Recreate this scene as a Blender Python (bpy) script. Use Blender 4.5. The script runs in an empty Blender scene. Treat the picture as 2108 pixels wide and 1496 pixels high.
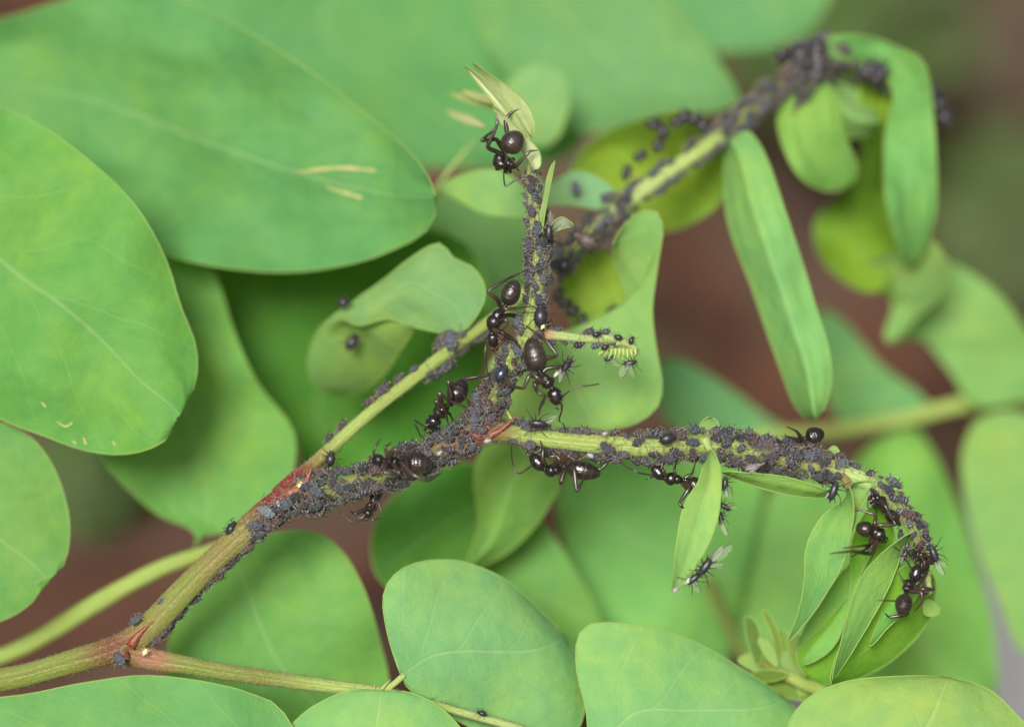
import bpy, math, random
from mathutils import Vector, Matrix, noise
random.seed(11)
R = math.radians
S = bpy.context.scene
COL = S.collection
# 1 Blender unit = 1 cm.  The shoot hangs about 12 cm above the ground.
S.unit_settings.system = 'METRIC'; S.unit_settings.scale_length = 0.01
D = 20.0                      # lens to plane of sharp focus
PITCH = R(50)
FW = Vector((0, math.cos(PITCH), -math.sin(PITCH)))
RT = Vector((1, 0, 0))
UP = RT.cross(FW).normalized()
O = Vector((0, 0, 12.0))
# ------------------------------------------------------------ camera, world, sun, exposure
cd = bpy.data.cameras.new('camera'); cam = bpy.data.objects.new('camera', cd); COL.objects.link(cam)
cam.location = O - FW * D
cam.rotation_euler = Matrix((RT, UP, -FW)).transposed().to_euler()
cd.sensor_width = 36; cd.lens = 36 * D / 5.27
cd.clip_start = 0.5; cd.clip_end = 3000
cd.dof.use_dof = True; cd.dof.focus_distance = D; cd.dof.aperture_fstop = cd.lens * 1e-3 / 0.92
S.camera = cam
SUN_EL, SUN_AZ = R(62), R(200)          # azimuth clockwise from +Y (north)
w = bpy.data.worlds.new('World'); S.world = w; w.use_nodes = True
wn = w.node_tree.nodes; wl = w.node_tree.links
sky = wn.new('ShaderNodeTexSky'); sky.sky_type = 'NISHITA'; sky.sun_disc = False
sky.sun_elevation = SUN_EL; sky.sun_rotation = SUN_AZ; sky.dust_density = 6; sky.air_density = 1.0; sky.ozone_density = 0.6
wl.new(sky.outputs[0], wn['Background'].inputs[0]); wn['Background'].inputs[1].default_value = 0.075
sd = bpy.data.lights.new('sun', 'SUN'); sd.energy = 3.9; sd.angle = R(18); sd.color = (1, .96, .9)
sun = bpy.data.objects.new('sun', sd); COL.objects.link(sun)
sdir = Vector((math.sin(SUN_AZ) * math.cos(SUN_EL), math.cos(SUN_AZ) * math.cos(SUN_EL), math.sin(SUN_EL)))
sun.rotation_euler = sdir.to_track_quat('Z', 'Y').to_euler(); sun.location = sdir * 60
S.view_settings.view_transform = 'Standard'; S.view_settings.look = 'None'
S.view_settings.gamma = 1; S.view_settings.use_curve_mapping = False; S.view_settings.exposure = 0.50
S.cycles.max_bounces = 8; S.cycles.transparent_max_bounces = 12

# ------------------------------------------------------------ helpers
def P(x, y, z=0.0):            # measured position in the photo + distance behind the plane of focus (cm)
    k = (D + z) / D / 400.0
    return O + RT * ((x - 1054) * k) - UP * ((y - 748) * k) + FW * z

def tag(o, label=None, cat=None, group=None, kind=None):
    if label: o['label'] = label
    if cat: o['category'] = cat
    if group: o['group'] = group
    if kind: o['kind'] = kind
    return o

def empty(name, loc, label, cat, group=None):
    o = bpy.data.objects.new(name, None); COL.objects.link(o); o.location = loc; o.empty_display_size = .1
    bpy.context.view_layer.update
    return tag(o, label, cat, group)

class MB:
    def __init__(s): s.v = []; s.f = []; s.m = []; s.uv = []; s.c = []
    def add(s, v, f, m=0, uv=None, c=None):
        n = len(s.v); s.v += v
        s.f += [tuple(i + n for i in q) for q in f]; s.m += [m] * len(f)
        s.uv += uv if uv else [(0, 0)] * len(v)
        s.c += c if c else [(1, 1, 1, 1)] * len(v)
    def mesh(s, name, mats):
        me = bpy.data.meshes.new(name); me.from_pydata([tuple(v) for v in s.v], [], s.f)
        for m in mats: me.materials.append(m)
        me.polygons.foreach_set('material_index', s.m); me.polygons.foreach_set('use_smooth', [True] * len(s.f))
        ul = me.uv_layers.new(name='UVMap'); vi = [0] * len(me.loops); me.loops.foreach_get('vertex_index', vi)
        flat = []
        for i in vi: flat += s.uv[i]
        ul.data.foreach_set('uv', flat)
        a = me.color_attributes.new('col', 'FLOAT_COLOR', 'POINT')
        flat = []
        for c in s.c: flat += c
        a.data.foreach_set('color', flat)
        me.update(); return me
    def build(s, name, mats, parent=None, origin=None):
        if not isinstance(mats, (list, tuple)): mats = [mats]
        if origin is None: origin = Vector((0, 0, 0))
        s.v = [Vector(v) - origin for v in s.v]
        o = bpy.data.objects.new(name, s.mesh(name, mats)); COL.objects.link(o)
        o.location = origin
        if parent is not None:
            o.parent = parent; o.location = origin - wloc(parent)
        return o
def wloc(o):
    p = o.location.copy()
    while o.parent: o = o.parent; p += o.location
    return p

def cr(p0, p1, p2, p3, t):
    return [0.5 * (2 * b + (c - a) * t + (2 * a - 5 * b + 4 * c - d) * t * t + (3 * b - a - 3 * c + d) * t ** 3) for a, b, c, d in zip(p0, p1, p2, p3)]
def spline(pts, n, closed=False):       # n samples per span
    out = []; m = len(pts)
    for i in range(m if closed else m - 1):
        g = (lambda k: pts[k % m]) if closed else (lambda k: pts[min(max(k, 0), m - 1)])
        for j in range(n): out.append(cr(g(i - 1), g(i), g(i + 1), g(i + 2), j / n))
    if not closed: out.append(list(pts[-1]))
    return out
def resample(pts, n):                   # by screen length (first two numbers)
    L = [0]
    for a, b in zip(pts, pts[1:]): L.append(L[-1] + math.hypot(a[0] - b[0], a[1] - b[1]))
    out = []; k = 0
    for i in range(n + 1):
        d = L[-1] * i / n
        while k < len(L) - 2 and L[k + 1] < d: k += 1
        t = (d - L[k]) / max(L[k + 1] - L[k], 1e-9); t = min(max(t, 0), 1)
        out.append([a + (b - a) * t for a, b in zip(pts[k], pts[k + 1])])
    return out

def loft(mb, cs, rs, sides=10, m=0, squash=None, cols=None, caps=True, ridge=0, ref=None):
    """tube through points cs with radii rs"""
    n = len(cs); v = []; uv = []; cc = []; f = []
    tprev = None; nrm = None
    for i in range(n):
        t = (cs[min(i + 1, n - 1)] - cs[max(i - 1, 0)]).normalized()
        if nrm is None:
            r0 = ref if ref is not None else -FW
            nrm = (r0 - t * r0.dot(t))
            if nrm.length < 1e-4: nrm = UP - t * UP.dot(t)
            nrm.normalize()
        else: nrm = (nrm - t * nrm.dot(t)).normalized()
        bn = t.cross(nrm)
        for k in range(sides):
            a = 2 * math.pi * k / sides
            r = rs[i] * (1 + ridge * math.cos(5 * a + .6))
            sq = squash[i] if squash else 1
            v.append(cs[i] + nrm * (math.cos(a) * r * sq) + bn * (math.sin(a) * r)); uv.append((i / (n - 1), k / sides))
            cc.append(cols[i] if cols else (1, 1, 1, 1))
    for i in range(n - 1):
        for k in range(sides):
            k2 = (k + 1) % sides
            f.append((i * sides + k, (i + 1) * sides + k, (i + 1) * sides + k2, i * sides + k2))
    if caps:
        f.append(tuple(range(sides))); f.append(tuple((n - 1) * sides + k for k in reversed(range(sides))))
    mb.add(v, f, m, uv, cc)

def tube_px(mb, pts, m=0, sides=8, n=6, col=None):       # pts (x, y, z, width_px)
    q = spline(pts, n)
    loft(mb, [P(*a[:3]) for a in q], [a[3] / 800 * (D + a[2]) / D for a in q], sides, m, cols=[col] * len(q) if col else None)

def ellipsoid(mb, c, ax, ay, az, rx, ry, rz, m=0, nu=12, nv=8):
    v = []; f = []; uv = []
    for i in range(nv + 1):
        th = math.pi * i / nv
        for k in range(nu):
            a = 2 * math.pi * k / nu
            v.append(c + ax * (rx * math.cos(th)) + ay * (ry * math.sin(th) * math.cos(a)) + az * (rz * math.sin(th) * math.sin(a))); uv.append((i / nv, k / nu))
    for i in range(nv):
        for k in range(nu):
            k2 = (k + 1) % nu
            f.append((i * nu + k, i * nu + k2, (i + 1) * nu + k2, (i + 1) * nu + k))
    mb.add(v, f, m, uv)

# ------------------------------------------------------------ materials
def mat(name):
    m = bpy.data.materials.new(name); m.use_nodes = True; nt = m.node_tree
    for x in list(nt.nodes): nt.nodes.remove(x)
    def N(t, **k):
        x = nt.nodes.new(t)
        for a, b in k.items():
            if a.startswith('i_'):
                key = a[2:]
                key = int(key) if key.isdigit() else key.replace('_', ' ')
                x.inputs[key].default_value = b
            else: setattr(x, a, b)
        return x
    def Lk(a, b): nt.links.new(a, b)
    return m, N, Lk
def math_(N, Lk, op, a, b=None, c=None, clamp=False):
    x = N('ShaderNodeMath', operation=op, use_clamp=clamp)
    for i, q in enumerate((a, b, c)):
        if q is None: continue
        if isinstance(q, (int, float)): x.inputs[i].default_value = q
        else: Lk(q, x.inputs[i])
    return x.outputs[0]
def mix_(N, Lk, f, a, b, typ='MIX'):
    x = N('ShaderNodeMixRGB', blend_type=typ)
    for i, q in enumerate((f, a, b)):
        if isinstance(q, (int, float)): x.inputs[i].default_value = q
        elif isinstance(q, tuple): x.inputs[i].default_value = q if len(q) == 4 else q + (1,)
        else: Lk(q, x.inputs[i])
    return x.outputs[0]
def noise_(N, Lk, scale, detail=2, vec=None, rough=.5):
    x = N('ShaderNodeTexNoise'); x.inputs['Scale'].default_value = scale; x.inputs['Detail'].default_value = detail; x.inputs['Roughness'].default_value = rough
    if vec is None: vec = N('ShaderNodeTexCoord').outputs['Object']
    Lk(vec, x.inputs['Vector']); return x
def ramp_(N, Lk, f, a, b):
    x = N('ShaderNodeMapRange', clamp=True); Lk(f, x.inputs[0]); x.inputs[1].default_value = a; x.inputs[2].default_value = b
    return x.outputs[0]

def leaf_material():
    m, N, Lk = mat('leaf'); M = lambda *a, **k: math_(N, Lk, *a, **k)
    uv = N('ShaderNodeUVMap', uv_map='UVMap'); sp = N('ShaderNodeSeparateXYZ'); Lk(uv.outputs[0], sp.inputs[0])
    s = sp.outputs[0]; t = M('SUBTRACT', M('MULTIPLY', sp.outputs[1], 2), 1); at = M('ABSOLUTE', t)
    oi = N('ShaderNodeObjectInfo'); tc = N('ShaderNodeTexCoord')
    wob = noise_(N, Lk, 1.3, 2, tc.outputs['Object']).outputs[0]
    sgn = M('MULTIPLY', M('SIGN', t), .27)
    q = M('ADD', M('SUBTRACT', M('MULTIPLY', s, 6.0), M('MULTIPLY', M('POWER', at, .8), 2.2)), M('ADD', M('MULTIPLY', wob, 1.1), sgn))
    d = M('ABSOLUTE', M('SUBTRACT', M('FRACT', q), .5))
    v1 = M('MULTIPLY', ramp_(N, Lk, d, .045, .0), M('SUBTRACT', 1, M('MULTIPLY', at, .75)))
    mid = ramp_(N, Lk, at, .028, .008)
    vor = N('ShaderNodeTexVoronoi', feature='DISTANCE_TO_EDGE'); vor.inputs['Scale'].default_value = 7
    Lk(tc.outputs['Object'], vor.inputs['Vector'])
    v2 = M('MULTIPLY', ramp_(N, Lk, vor.outputs['Distance'], .03, .0), .13)
    vor2 = N('ShaderNodeTexVoronoi', feature='DISTANCE_TO_EDGE'); vor2.inputs['Scale'].default_value = 22; Lk(tc.outputs['Object'], vor2.inputs['Vector'])
    v2 = M('MAXIMUM', v2, M('MULTIPLY', ramp_(N, Lk, vor2.outputs['Distance'], .07, .0), .10))
    vein = M('MAXIMUM', M('MAXIMUM', M('MULTIPLY', v1, .5), M('MULTIPLY', mid, .8)), v2)
    base = oi.outputs['Color']
    mot = ramp_(N, Lk, noise_(N, Lk, 1.7, 3, tc.outputs['Object']).outputs[0], .42, .68)
    mot2 = ramp_(N, Lk, noise_(N, Lk, 9, 4, tc.outputs['Object']).outputs[0], .35, .7)
    c = mix_(N, Lk, M('MULTIPLY', mot, .5), base, mix_(N, Lk, 1, base, (1.55, 1.12, .62), 'MULTIPLY'))
    c = mix_(N, Lk, M('MULTIPLY', mot2, .6), c, mix_(N, Lk, 1, base, (.72, .84, .95), 'MULTIPLY'))
    c = mix_(N, Lk, M('MULTIPLY', vein, .5), c, mix_(N, Lk, .5, mix_(N, Lk, 1, base, (1.8, 1.4, 1.9), 'MULTIPLY'), (.32, .42, .22)))
    # pinprick blemishes
    vo = N('ShaderNodeTexVoronoi'); vo.inputs['Scale'].default_value = 2.2; Lk(tc.outputs['Object'], vo.inputs['Vector'])
    sc = N('ShaderNodeSeparateColor'); Lk(vo.outputs['Color'], sc.inputs[0])
    spot = M('MULTIPLY', ramp_(N, Lk, vo.outputs['Distance'], .05, .03), M('GREATER_THAN', sc.outputs[0], .8))
    c = mix_(N, Lk, M('MULTIPLY', spot, .5), c, (.38, .36, .16))
    geo = N('ShaderNodeNewGeometry')
    under = mix_(N, Lk, 1, c, (1.05, 1.0, .75), 'MULTIPLY')
    c = mix_(N, Lk, geo.outputs['Backfacing'], c, under)
    dif = N('ShaderNodeBsdfPrincipled'); Lk(c, dif.inputs['Base Color']); dif.inputs['Roughness'].default_value = .58
    dif.inputs['Specular IOR Level'].default_value = .13
    dif.inputs['Sheen Weight'].default_value = .02; dif.inputs['Sheen Roughness'].default_value = .5
    tr = N('ShaderNodeBsdfTranslucent')
    Lk(mix_(N, Lk, 1, c, (1.25, 1.2, .25), 'MULTIPLY'), tr.inputs[0])
    mx = N('ShaderNodeMixShader'); mx.inputs[0].default_value = .36; Lk(dif.outputs[0], mx.inputs[1]); Lk(tr.outputs[0], mx.inputs[2])
    bp = N('ShaderNodeBump'); bp.inputs['Strength'].default_value = .35; bp.inputs['Distance'].default_value = .02
    fn = noise_(N, Lk, 60, 3, tc.outputs['Object']).outputs[0]
    Lk(M('ADD', M('MULTIPLY', vein, -1), M('ADD', M('MULTIPLY', fn, .25), M('MULTIPLY', mot2, .8))), bp.inputs['Height'])
    Lk(bp.outputs[0], dif.inputs['Normal'])
    out = N('ShaderNodeOutputMaterial'); Lk(mx.outputs[0], out.inputs[0]); return m

def simple(name, col, rough=.5, spec=.5, trans=0, bump=0, bscale=40, var=None, sheen=0, coat=0):
    m, N, Lk = mat(name); p = N('ShaderNodeBsdfPrincipled')
    c = col + (1,); p.inputs['Base Color'].default_value = c
    n = noise_(N, Lk, bscale, 3)
    if var: Lk(mix_(N, Lk, ramp_(N, Lk, n.outputs[0], .35, .65), c, var + (1,)), p.inputs['Base Color'])
    p.inputs['Roughness'].default_value = rough; p.inputs['Specular IOR Level'].default_value = spec
    p.inputs['Sheen Weight'].default_value = sheen; p.inputs['Coat Weight'].default_value = coat; p.inputs['Coat Roughness'].default_value = .12
    if bump:
        b = N('ShaderNodeBump'); b.inputs['Strength'].default_value = bump; b.inputs['Distance'].default_value = .01
        Lk(n.outputs[0], b.inputs['Height']); Lk(b.outputs[0], p.inputs['Normal'])
    o = N('ShaderNodeOutputMaterial')
    if trans:
        t = N('ShaderNodeBsdfTranslucent'); t.inputs[0].default_value = c
        x = N('ShaderNodeMixShader'); x.inputs[0].default_value = trans; Lk(p.outputs[0], x.inputs[1]); Lk(t.outputs[0], x.inputs[2]); Lk(x.outputs[0], o.inputs[0])
    else: Lk(p.outputs[0], o.inputs[0])
    return m

def stem_material():
    m, N, Lk = mat('stem'); p = N('ShaderNodeBsdfPrincipled')
    at = N('ShaderNodeAttribute', attribute_name='col'); uv = N('ShaderNodeUVMap', uv_map='UVMap')
    mp = N('ShaderNodeMapping'); mp.inputs['Scale'].default_value = (6, 14, 1); Lk(uv.outputs[0], mp.inputs[0])
    st = noise_(N, Lk, 1.5, 4, mp.outputs[0], .6)
    c = mix_(N, Lk, ramp_(N, Lk, st.outputs[0], .38, .62), at.outputs['Color'], mix_(N, Lk, 1, at.outputs['Color'], (1.18, .84, .75), 'MULTIPLY'))
    sp = noise_(N, Lk, 45, 3)
    c = mix_(N, Lk, math_(N, Lk, 'MULTIPLY', ramp_(N, Lk, sp.outputs[0], .5, .68), .14), c, (.36, .36, .18))
    Lk(c, p.inputs['Base Color']); p.inputs['Roughness'].default_value = .5; p.inputs['Sheen Weight'].default_value = .06
    p.inputs['Subsurface Weight'].default_value = .12; p.inputs['Subsurface Radius'].default_value = (.02, .03, .01); p.inputs['Subsurface Scale'].default_value = 1
    b = N('ShaderNodeBump'); b.inputs['Strength'].default_value = .6; b.inputs['Distance'].default_value = .012
    Lk(math_(N, Lk, 'ADD', sp.outputs[0], st.outputs[0]), b.inputs['Height']); Lk(b.outputs[0], p.inputs['Normal'])
    o = N('ShaderNodeOutputMaterial'); Lk(p.outputs[0], o.inputs[0]); return m

def aphid_material():
    m, N, Lk = mat('aphid_skin'); p = N('ShaderNodeBsdfPrincipled')
    oi = N('ShaderNodeObjectInfo'); at = N('ShaderNodeAttribute', attribute_name='col')
    skin = mix_(N, Lk, 1, oi.outputs['Color'], at.outputs['Color'], 'MULTIPLY')
    uv = N('ShaderNodeUVMap', uv_map='UVMap'); sp = N('ShaderNodeSeparateXYZ'); Lk(uv.outputs[0], sp.inputs[0])
    seg = math_(N, Lk, 'ABSOLUTE', math_(N, Lk, 'SINE', math_(N, Lk, 'MULTIPLY', sp.outputs[0], 26)))
    n = noise_(N, Lk, 9, 4)
    wax = math_(N, Lk, 'MULTIPLY', ramp_(N, Lk, n.outputs[0], .45, .7), .55)
    c = mix_(N, Lk, wax, skin, (.15, .17, .185))
    c = mix_(N, Lk, math_(N, Lk, 'MULTIPLY', ramp_(N, Lk, seg, .3, 0), .22), c, (.03, .025, .035))
    Lk(c, p.inputs['Base Color']); p.inputs['Roughness'].default_value = .40; p.inputs['Specular IOR Level'].default_value = .6
    b = N('ShaderNodeBump'); b.inputs['Strength'].default_value = .7; b.inputs['Distance'].default_value = .08
    Lk(math_(N, Lk, 'ADD', math_(N, Lk, 'MULTIPLY', seg, .2), n.outputs[0]), b.inputs['Height']); Lk(b.outputs[0], p.inputs['Normal'])
    o = N('ShaderNodeOutputMaterial'); Lk(p.outputs[0], o.inputs[0]); return m

def ant_material():
    m, N, Lk = mat('ant_shell'); p = N('ShaderNodeBsdfPrincipled')
    uv = N('ShaderNodeUVMap', uv_map='UVMap'); sp = N('ShaderNodeSeparateXYZ'); Lk(uv.outputs[0], sp.inputs[0])
    n = noise_(N, Lk, 30, 3); n2 = noise_(N, Lk, 8, 2)
    at = N('ShaderNodeAttribute', attribute_name='col')      # red channel: silvery down on the abdomen
    sc = N('ShaderNodeSeparateColor'); Lk(at.outputs['Color'], sc.inputs[0])
    c = mix_(N, Lk, ramp_(N, Lk, n.outputs[0], .4, .65), (.006, .005, .005), (.016, .011, .009))
    c = mix_(N, Lk, math_(N, Lk, 'MULTIPLY', sc.outputs[0], ramp_(N, Lk, n2.outputs[0], .3, .7)), c, (.045, .033, .022))
    c = mix_(N, Lk, sc.outputs[1], c, (.10, .07, .045))
    nh = noise_(N, Lk, 110, 2)
    Lk(c, p.inputs['Base Color']); Lk(math_(N, Lk, 'ADD', .20, math_(N, Lk, 'MULTIPLY', sc.outputs[0], .08)), p.inputs['Roughness'])
    p.inputs['Specular IOR Level'].default_value = .65
    p.inputs['Sheen Weight'].default_value = .03; p.inputs['Sheen Tint'].default_value = (1, .9, .75, 1)
    b = N('ShaderNodeBump'); b.inputs['Strength'].default_value = .5; b.inputs['Distance'].default_value = .008
    Lk(math_(N, Lk, 'ADD', n.outputs[0], math_(N, Lk, 'MULTIPLY', nh.outputs[0], .6)), b.inputs['Height']); Lk(b.outputs[0], p.inputs['Normal'])
    o = N('ShaderNodeOutputMaterial'); Lk(p.outputs[0], o.inputs[0]); return m

def wing_material():
    m, N, Lk = mat('wing'); tc = N('ShaderNodeTexCoord')
    uv = N('ShaderNodeUVMap', uv_map='UVMap'); sp = N('ShaderNodeSeparateXYZ'); Lk(uv.outputs[0], sp.inputs[0])
    v = math_(N, Lk, 'ABSOLUTE', math_(N, Lk, 'SINE', math_(N, Lk, 'MULTIPLY', math_(N, Lk, 'ADD', sp.outputs[1], math_(N, Lk, 'MULTIPLY', sp.outputs[0], .5)), 11)))
    vein = ramp_(N, Lk, v, .18, .05)
    g = N('ShaderNodeBsdfPrincipled'); g.inputs['Base Color'].default_value = (.42, .38, .38, 1); g.inputs['Roughness'].default_value = .3
    tr = N('ShaderNodeBsdfTransparent'); mx = N('ShaderNodeMixShader')
    oi = N('ShaderNodeObjectInfo')
    Lk(math_(N, Lk, 'ADD', math_(N, Lk, 'MULTIPLY', vein, .25), math_(N, Lk, 'MULTIPLY', oi.outputs['Alpha'], .5), clamp=True), mx.inputs[0])
    Lk(tr.outputs[0], mx.inputs[1]); Lk(g.outputs[0], mx.inputs[2])
    o = N('ShaderNodeOutputMaterial'); Lk(mx.outputs[0], o.inputs[0]); return m

def soil_material():
    m, N, Lk = mat('soil'); p = N('ShaderNodeBsdfPrincipled')
    n1 = noise_(N, Lk, .22, 3); n2 = noise_(N, Lk, 1.1, 5); n3 = noise_(N, Lk, .13, 2)
    c = mix_(N, Lk, ramp_(N, Lk, n1.outputs[0], .38, .62), (.080, .044, .029), (.058, .040, .022))
    c = mix_(N, Lk, math_(N, Lk, 'MULTIPLY', ramp_(N, Lk, n2.outputs[0], .5, .65),   .45), c, (.026, .015, .010))
    c = mix_(N, Lk, math_(N, Lk, 'MULTIPLY', ramp_(N, Lk, n3.outputs[0], .5, .62), .35), c, (.12, .11, .05))
    Lk(c, p.inputs['Base Color']); p.inputs['Roughness'].default_value = .95
    b = N('ShaderNodeBump'); b.inputs['Strength'].default_value = 1; b.inputs['Distance'].default_value = .3
    Lk(n2.outputs[0], b.inputs['Height']); Lk(b.outputs[0], p.inputs['Normal'])
    o = N('ShaderNodeOutputMaterial'); Lk(p.outputs[0], o.inputs[0]); return m

LEAF = leaf_material(); STEM = stem_material(); APH = aphid_material(); ANT = ant_material(); WING = wing_material(); SOIL = soil_material()
MARGIN = simple('leaf_margin', (.27, .42, .10), .5, .4, .3)
LEG = simple('aphid_leg', (.32, .27, .19), .5, .4, var=(.06, .05, .05), bscale=14)
DARKLEG = simple('dark_leg', (.035, .025, .02), .35, .6)
ANTLEG = simple('ant_leg', (.012, .008, .006), .28, .6, var=(.05, .03, .018), bscale=12)
THORN = simple('thorn_red', (.15, .018, .010), .45, .5, bump=.5, bscale=60, var=(.17, .05, .02))
PALE = simple('shed_skin_pale', (.42, .40, .34), .5, .4, .3)
YEL = simple('pale_yellow_aphid', (.62, .60, .28), .35, .5)
HAIR = simple('stem_hair', (.40, .42, .26), .5, .4, .3)
TAN = simple('leaf_scar', (.36, .34, .13), .7, .3, var=(.22, .30, .09), bscale=18)
GLOSSBLUE = simple('glossy_nymph', (.015, .022, .035), .18, .7, coat=.6)
LITTER = simple('leaf_litter', (.12, .055, .034), .9, .1, bscale=.28, var=(.035, .021, .014))
MOSS = simple('weed_green', (.07, .13, .03), .7, .3, .3, bscale=.5, var=(.10, .12, .05))
STONE = simple('stone_grey', (.34, .33, .32), .9, .2, bump=.8, bscale=2, var=(.25, .25, .25))

# ------------------------------------------------------------ ground
def ground():
    mb = MB(); n = 90; v = []; f = []
    def warp(t): return math.copysign(abs(t) ** 3.2, t) * 1500 + t * 40
    for i in range(n + 1):
        for j in range(n + 1):
            x = warp(i / n * 2 - 1); y = warp(j / n * 2 - 1) + 14
            r = max(0, 1 - math.hypot(x, y) / 200)
            v.append(Vector((x, y, noise.noise(Vector((x, y, 0)) * .25) * .7 * r)))
    for i in range(n):
        for j in range(n): a = i * (n + 1) + j; f.append((a, a + n + 1, a + n + 2, a + 1))
    mb.add(v, f); tag(mb.build('ground', SOIL), kind='structure')
    mb = MB(); rnd = random.Random(4)
    for _ in range(1300):                                    # dead leaves lying about
        c = Vector((rnd.uniform(-22, 22), rnd.uniform(-12, 38), .45)); a = rnd.uniform(0, 6.3); L = rnd.uniform(.5, 1.4); W = L * rnd.uniform(.3, .5)
        ax = Vector((math.cos(a), math.sin(a), rnd.uniform(-.2, .3))); ay = Vector((-math.sin(a), math.cos(a), rnd.uniform(-.3, .3)))
        c.z += noise.noise(Vector((c.x, c.y, 0)) * .25) * .7
        vv = [c - ax * L, c - ax * L * .3 + ay * W, c + ax * L * .4 + ay * W * .8, c + ax * L, c + ax * L * .4 - ay * W * .8, c - ax * L * .3 - ay * W, c + Vector((0, 0, -.12))]
        mb.add(vv, [(6, i, (i + 1) % 6) for i in range(6)])
    tag(mb.build('leaf_litter', LITTER), 'brown dead leaves and litter blurred on the bare soil', 'leaf litter', kind='stuff')
    mb = MB()
    spots = [(1720, 10, 14, 1.1), (235, 950, 5, .38), (2095, 400, 15, .6), (2080, 520, 14, .5)]
    for x, y, z, rad in spots:
        c0 = P(x, y, z)
        for _ in range(int(90 * rad)):
            a = rnd.uniform(0, 6.3); r = rad * math.sqrt(rnd.random()); h = rnd.uniform(.1, 1) * rad * .8
            c = c0 + Vector((math.cos(a) * r, math.sin(a) * r, h - .5 * rad)); q = rnd.uniform(0, 6.3); L = rnd.uniform(.25, .5)
            ax = Vector((math.cos(q), math.sin(q), rnd.uniform(-.3, .6))) * L; ay = Vector((-math.sin(q), math.cos(q), rnd.uniform(-.3, .3))) * L * .5
            mb.add([c - ax, c + ay, c + ax, c - ay], [(0, 1, 2, 3)])
    tag(mb.build('ground_cover', MOSS), 'dull green low weeds far out of focus on the soil', 'ground cover', kind='stuff')
    mb = MB()
    c = P(2090, 1440, 11.5); v = []
    ellipsoid(mb, Vector((c.x, c.y, .5)), Vector((1, 0, 0)), Vector((0, 1, 0)), Vector((0, 0, 1)), 2.0, 2.4, 1.3, nu=18, nv=12)
    mb.v = [p + Vector((1, 1, 1)) * noise.noise(p * .8) * .35 for p in mb.v]
    tag(mb.build('stone', STONE, origin=Vector((c.x, c.y, 0))), 'pale grey stone blurred behind the lower right leaf', 'stone')
ground()

# ------------------------------------------------------------ plant builders
GL = (.110, .305, .092)     # glaucous blue green of a mature leaflet
GM = (.120, .325, .068)     # mid green
GY = (.215, .390, .105)     # young yellow green
GP = (.300, .450, .190)     # pale new growth
GD = (.070, .22, .028)     # deep green, shading by the leaf above put into the pigment
allleaf = {}
def leaf_sheet(mb, pts, b, t, z0, z1, bend=0, cup=0, tilt=0, fold=0, wav=.02, flip=False, notch=0, N=26, K=14, seed=0):
    m = len(pts); cl = spline([list(map(float, p[:2])) for p in pts], 8, True); n = len(cl)
    def run(a, c, st):
        out = [cl[a * 8]]; i = a * 8
        while i != c * 8: i = (i + st) % n; out.append(cl[i])
        return out
    Lf = resample(run(b, t, 1), N); Rt = resample(run(b, t, -1), N)
    v = []; uv = []; f = []
    size = math.hypot(pts[b][0] - pts[t][0], pts[b][1] - pts[t][1]) / 400
    def zz(s, q, x, y):
        return (z0 + (z1 - z0) * s + bend * math.sin(math.pi * s) + cup * (q * q) * math.sin(math.pi * min(max(s, .08), .95)) + tilt * q + fold * abs(q)
                + wav * size * noise.noise(Vector((x / 170 + seed, y / 170, seed * 3.1))) * (1 if abs(q) < .5 else 1.5))
    for i in range(N + 1):
        s = i / N
        for k in range(K + 1):
            q = k / K * 2 - 1; h = (q + 1) / 2
            x = Lf[i][0] * (1 - h) + Rt[i][0] * h; y = Lf[i][1] * (1 - h) + Rt[i][1] * h
            e = .8 * noise.noise(Vector((s * 17, q * 9, seed))); big = min(size * .9, 2.6)
            x += big * noise.noise(Vector((s * 7, q * 1.5, seed + 5))); y += big * noise.noise(Vector((s * 7, q * 1.5, seed + 9))) - (abs(q) > .99) * big * .8 * max(0, noise.noise(Vector((s * 26, q, seed + 2))))
            if notch:
                g_ = notch * math.exp(-((1 - s) / .035) ** 2); dx = pts[b][0] - pts[t][0]; dy = pts[b][1] - pts[t][1]; dl = math.hypot(dx, dy); x += dx / dl * g_; y += dy / dl * g_
            v.append(P(x + e, y + e, zz(s, q, x, y))); uv.append((s, h))
    for i in range(N):
        for k in range(K):
            a = i * (K + 1) + k; q = (a, a + 1, a + K + 2, a + K + 1)
            f.append(q)
    # make faces look towards the camera (upper side) unless flip
    i0, i1, i2 = (N // 2) * (K + 1) + K // 2, (N // 2) * (K + 1) + K // 2 + 1, (N // 2 + 1) * (K + 1) + K // 2
    nr = (v[i1] - v[i0]).cross(v[i2] - v[i0])
    if (nr.dot(-FW) < 0) != flip: f = [q[::-1] for q in f]
    mb.add(v, f, 0, uv)
    edge = [v[i * (K + 1)] for i in range(N + 1)] + [v[N * (K + 1) + k] for k in range(1, K)] + [v[i * (K + 1) + K] for i in range(N, -1, -1)]
    loft(mb, edge, [.0034] * len(edge), 5, 1, caps=False)

def leaflet(parent, sheets, col, name='leaflet', label=None):
    mb = MB(); sd = len(allleaf) * 1.7 + 2
    for sh in sheets:
        kw = dict(sh); leaf_sheet(mb, kw.pop('p'), kw.pop('b'), kw.pop('t'), *kw.pop('z'), seed=sd, **kw)
    b = sheets[0]['p'][sheets[0]['b']]
    o = mb.build(name, [LEAF, MARGIN], parent, origin=P(b[0], b[1], sheets[0]['z'][0]))
    o.color = (*col, 1); allleaf[len(allleaf)] = o
    if label: o['label'] = label
    return o
def Q(p, b, t, z, **k): return dict(p=p, b=b, t=t, z=z, **k)

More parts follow.
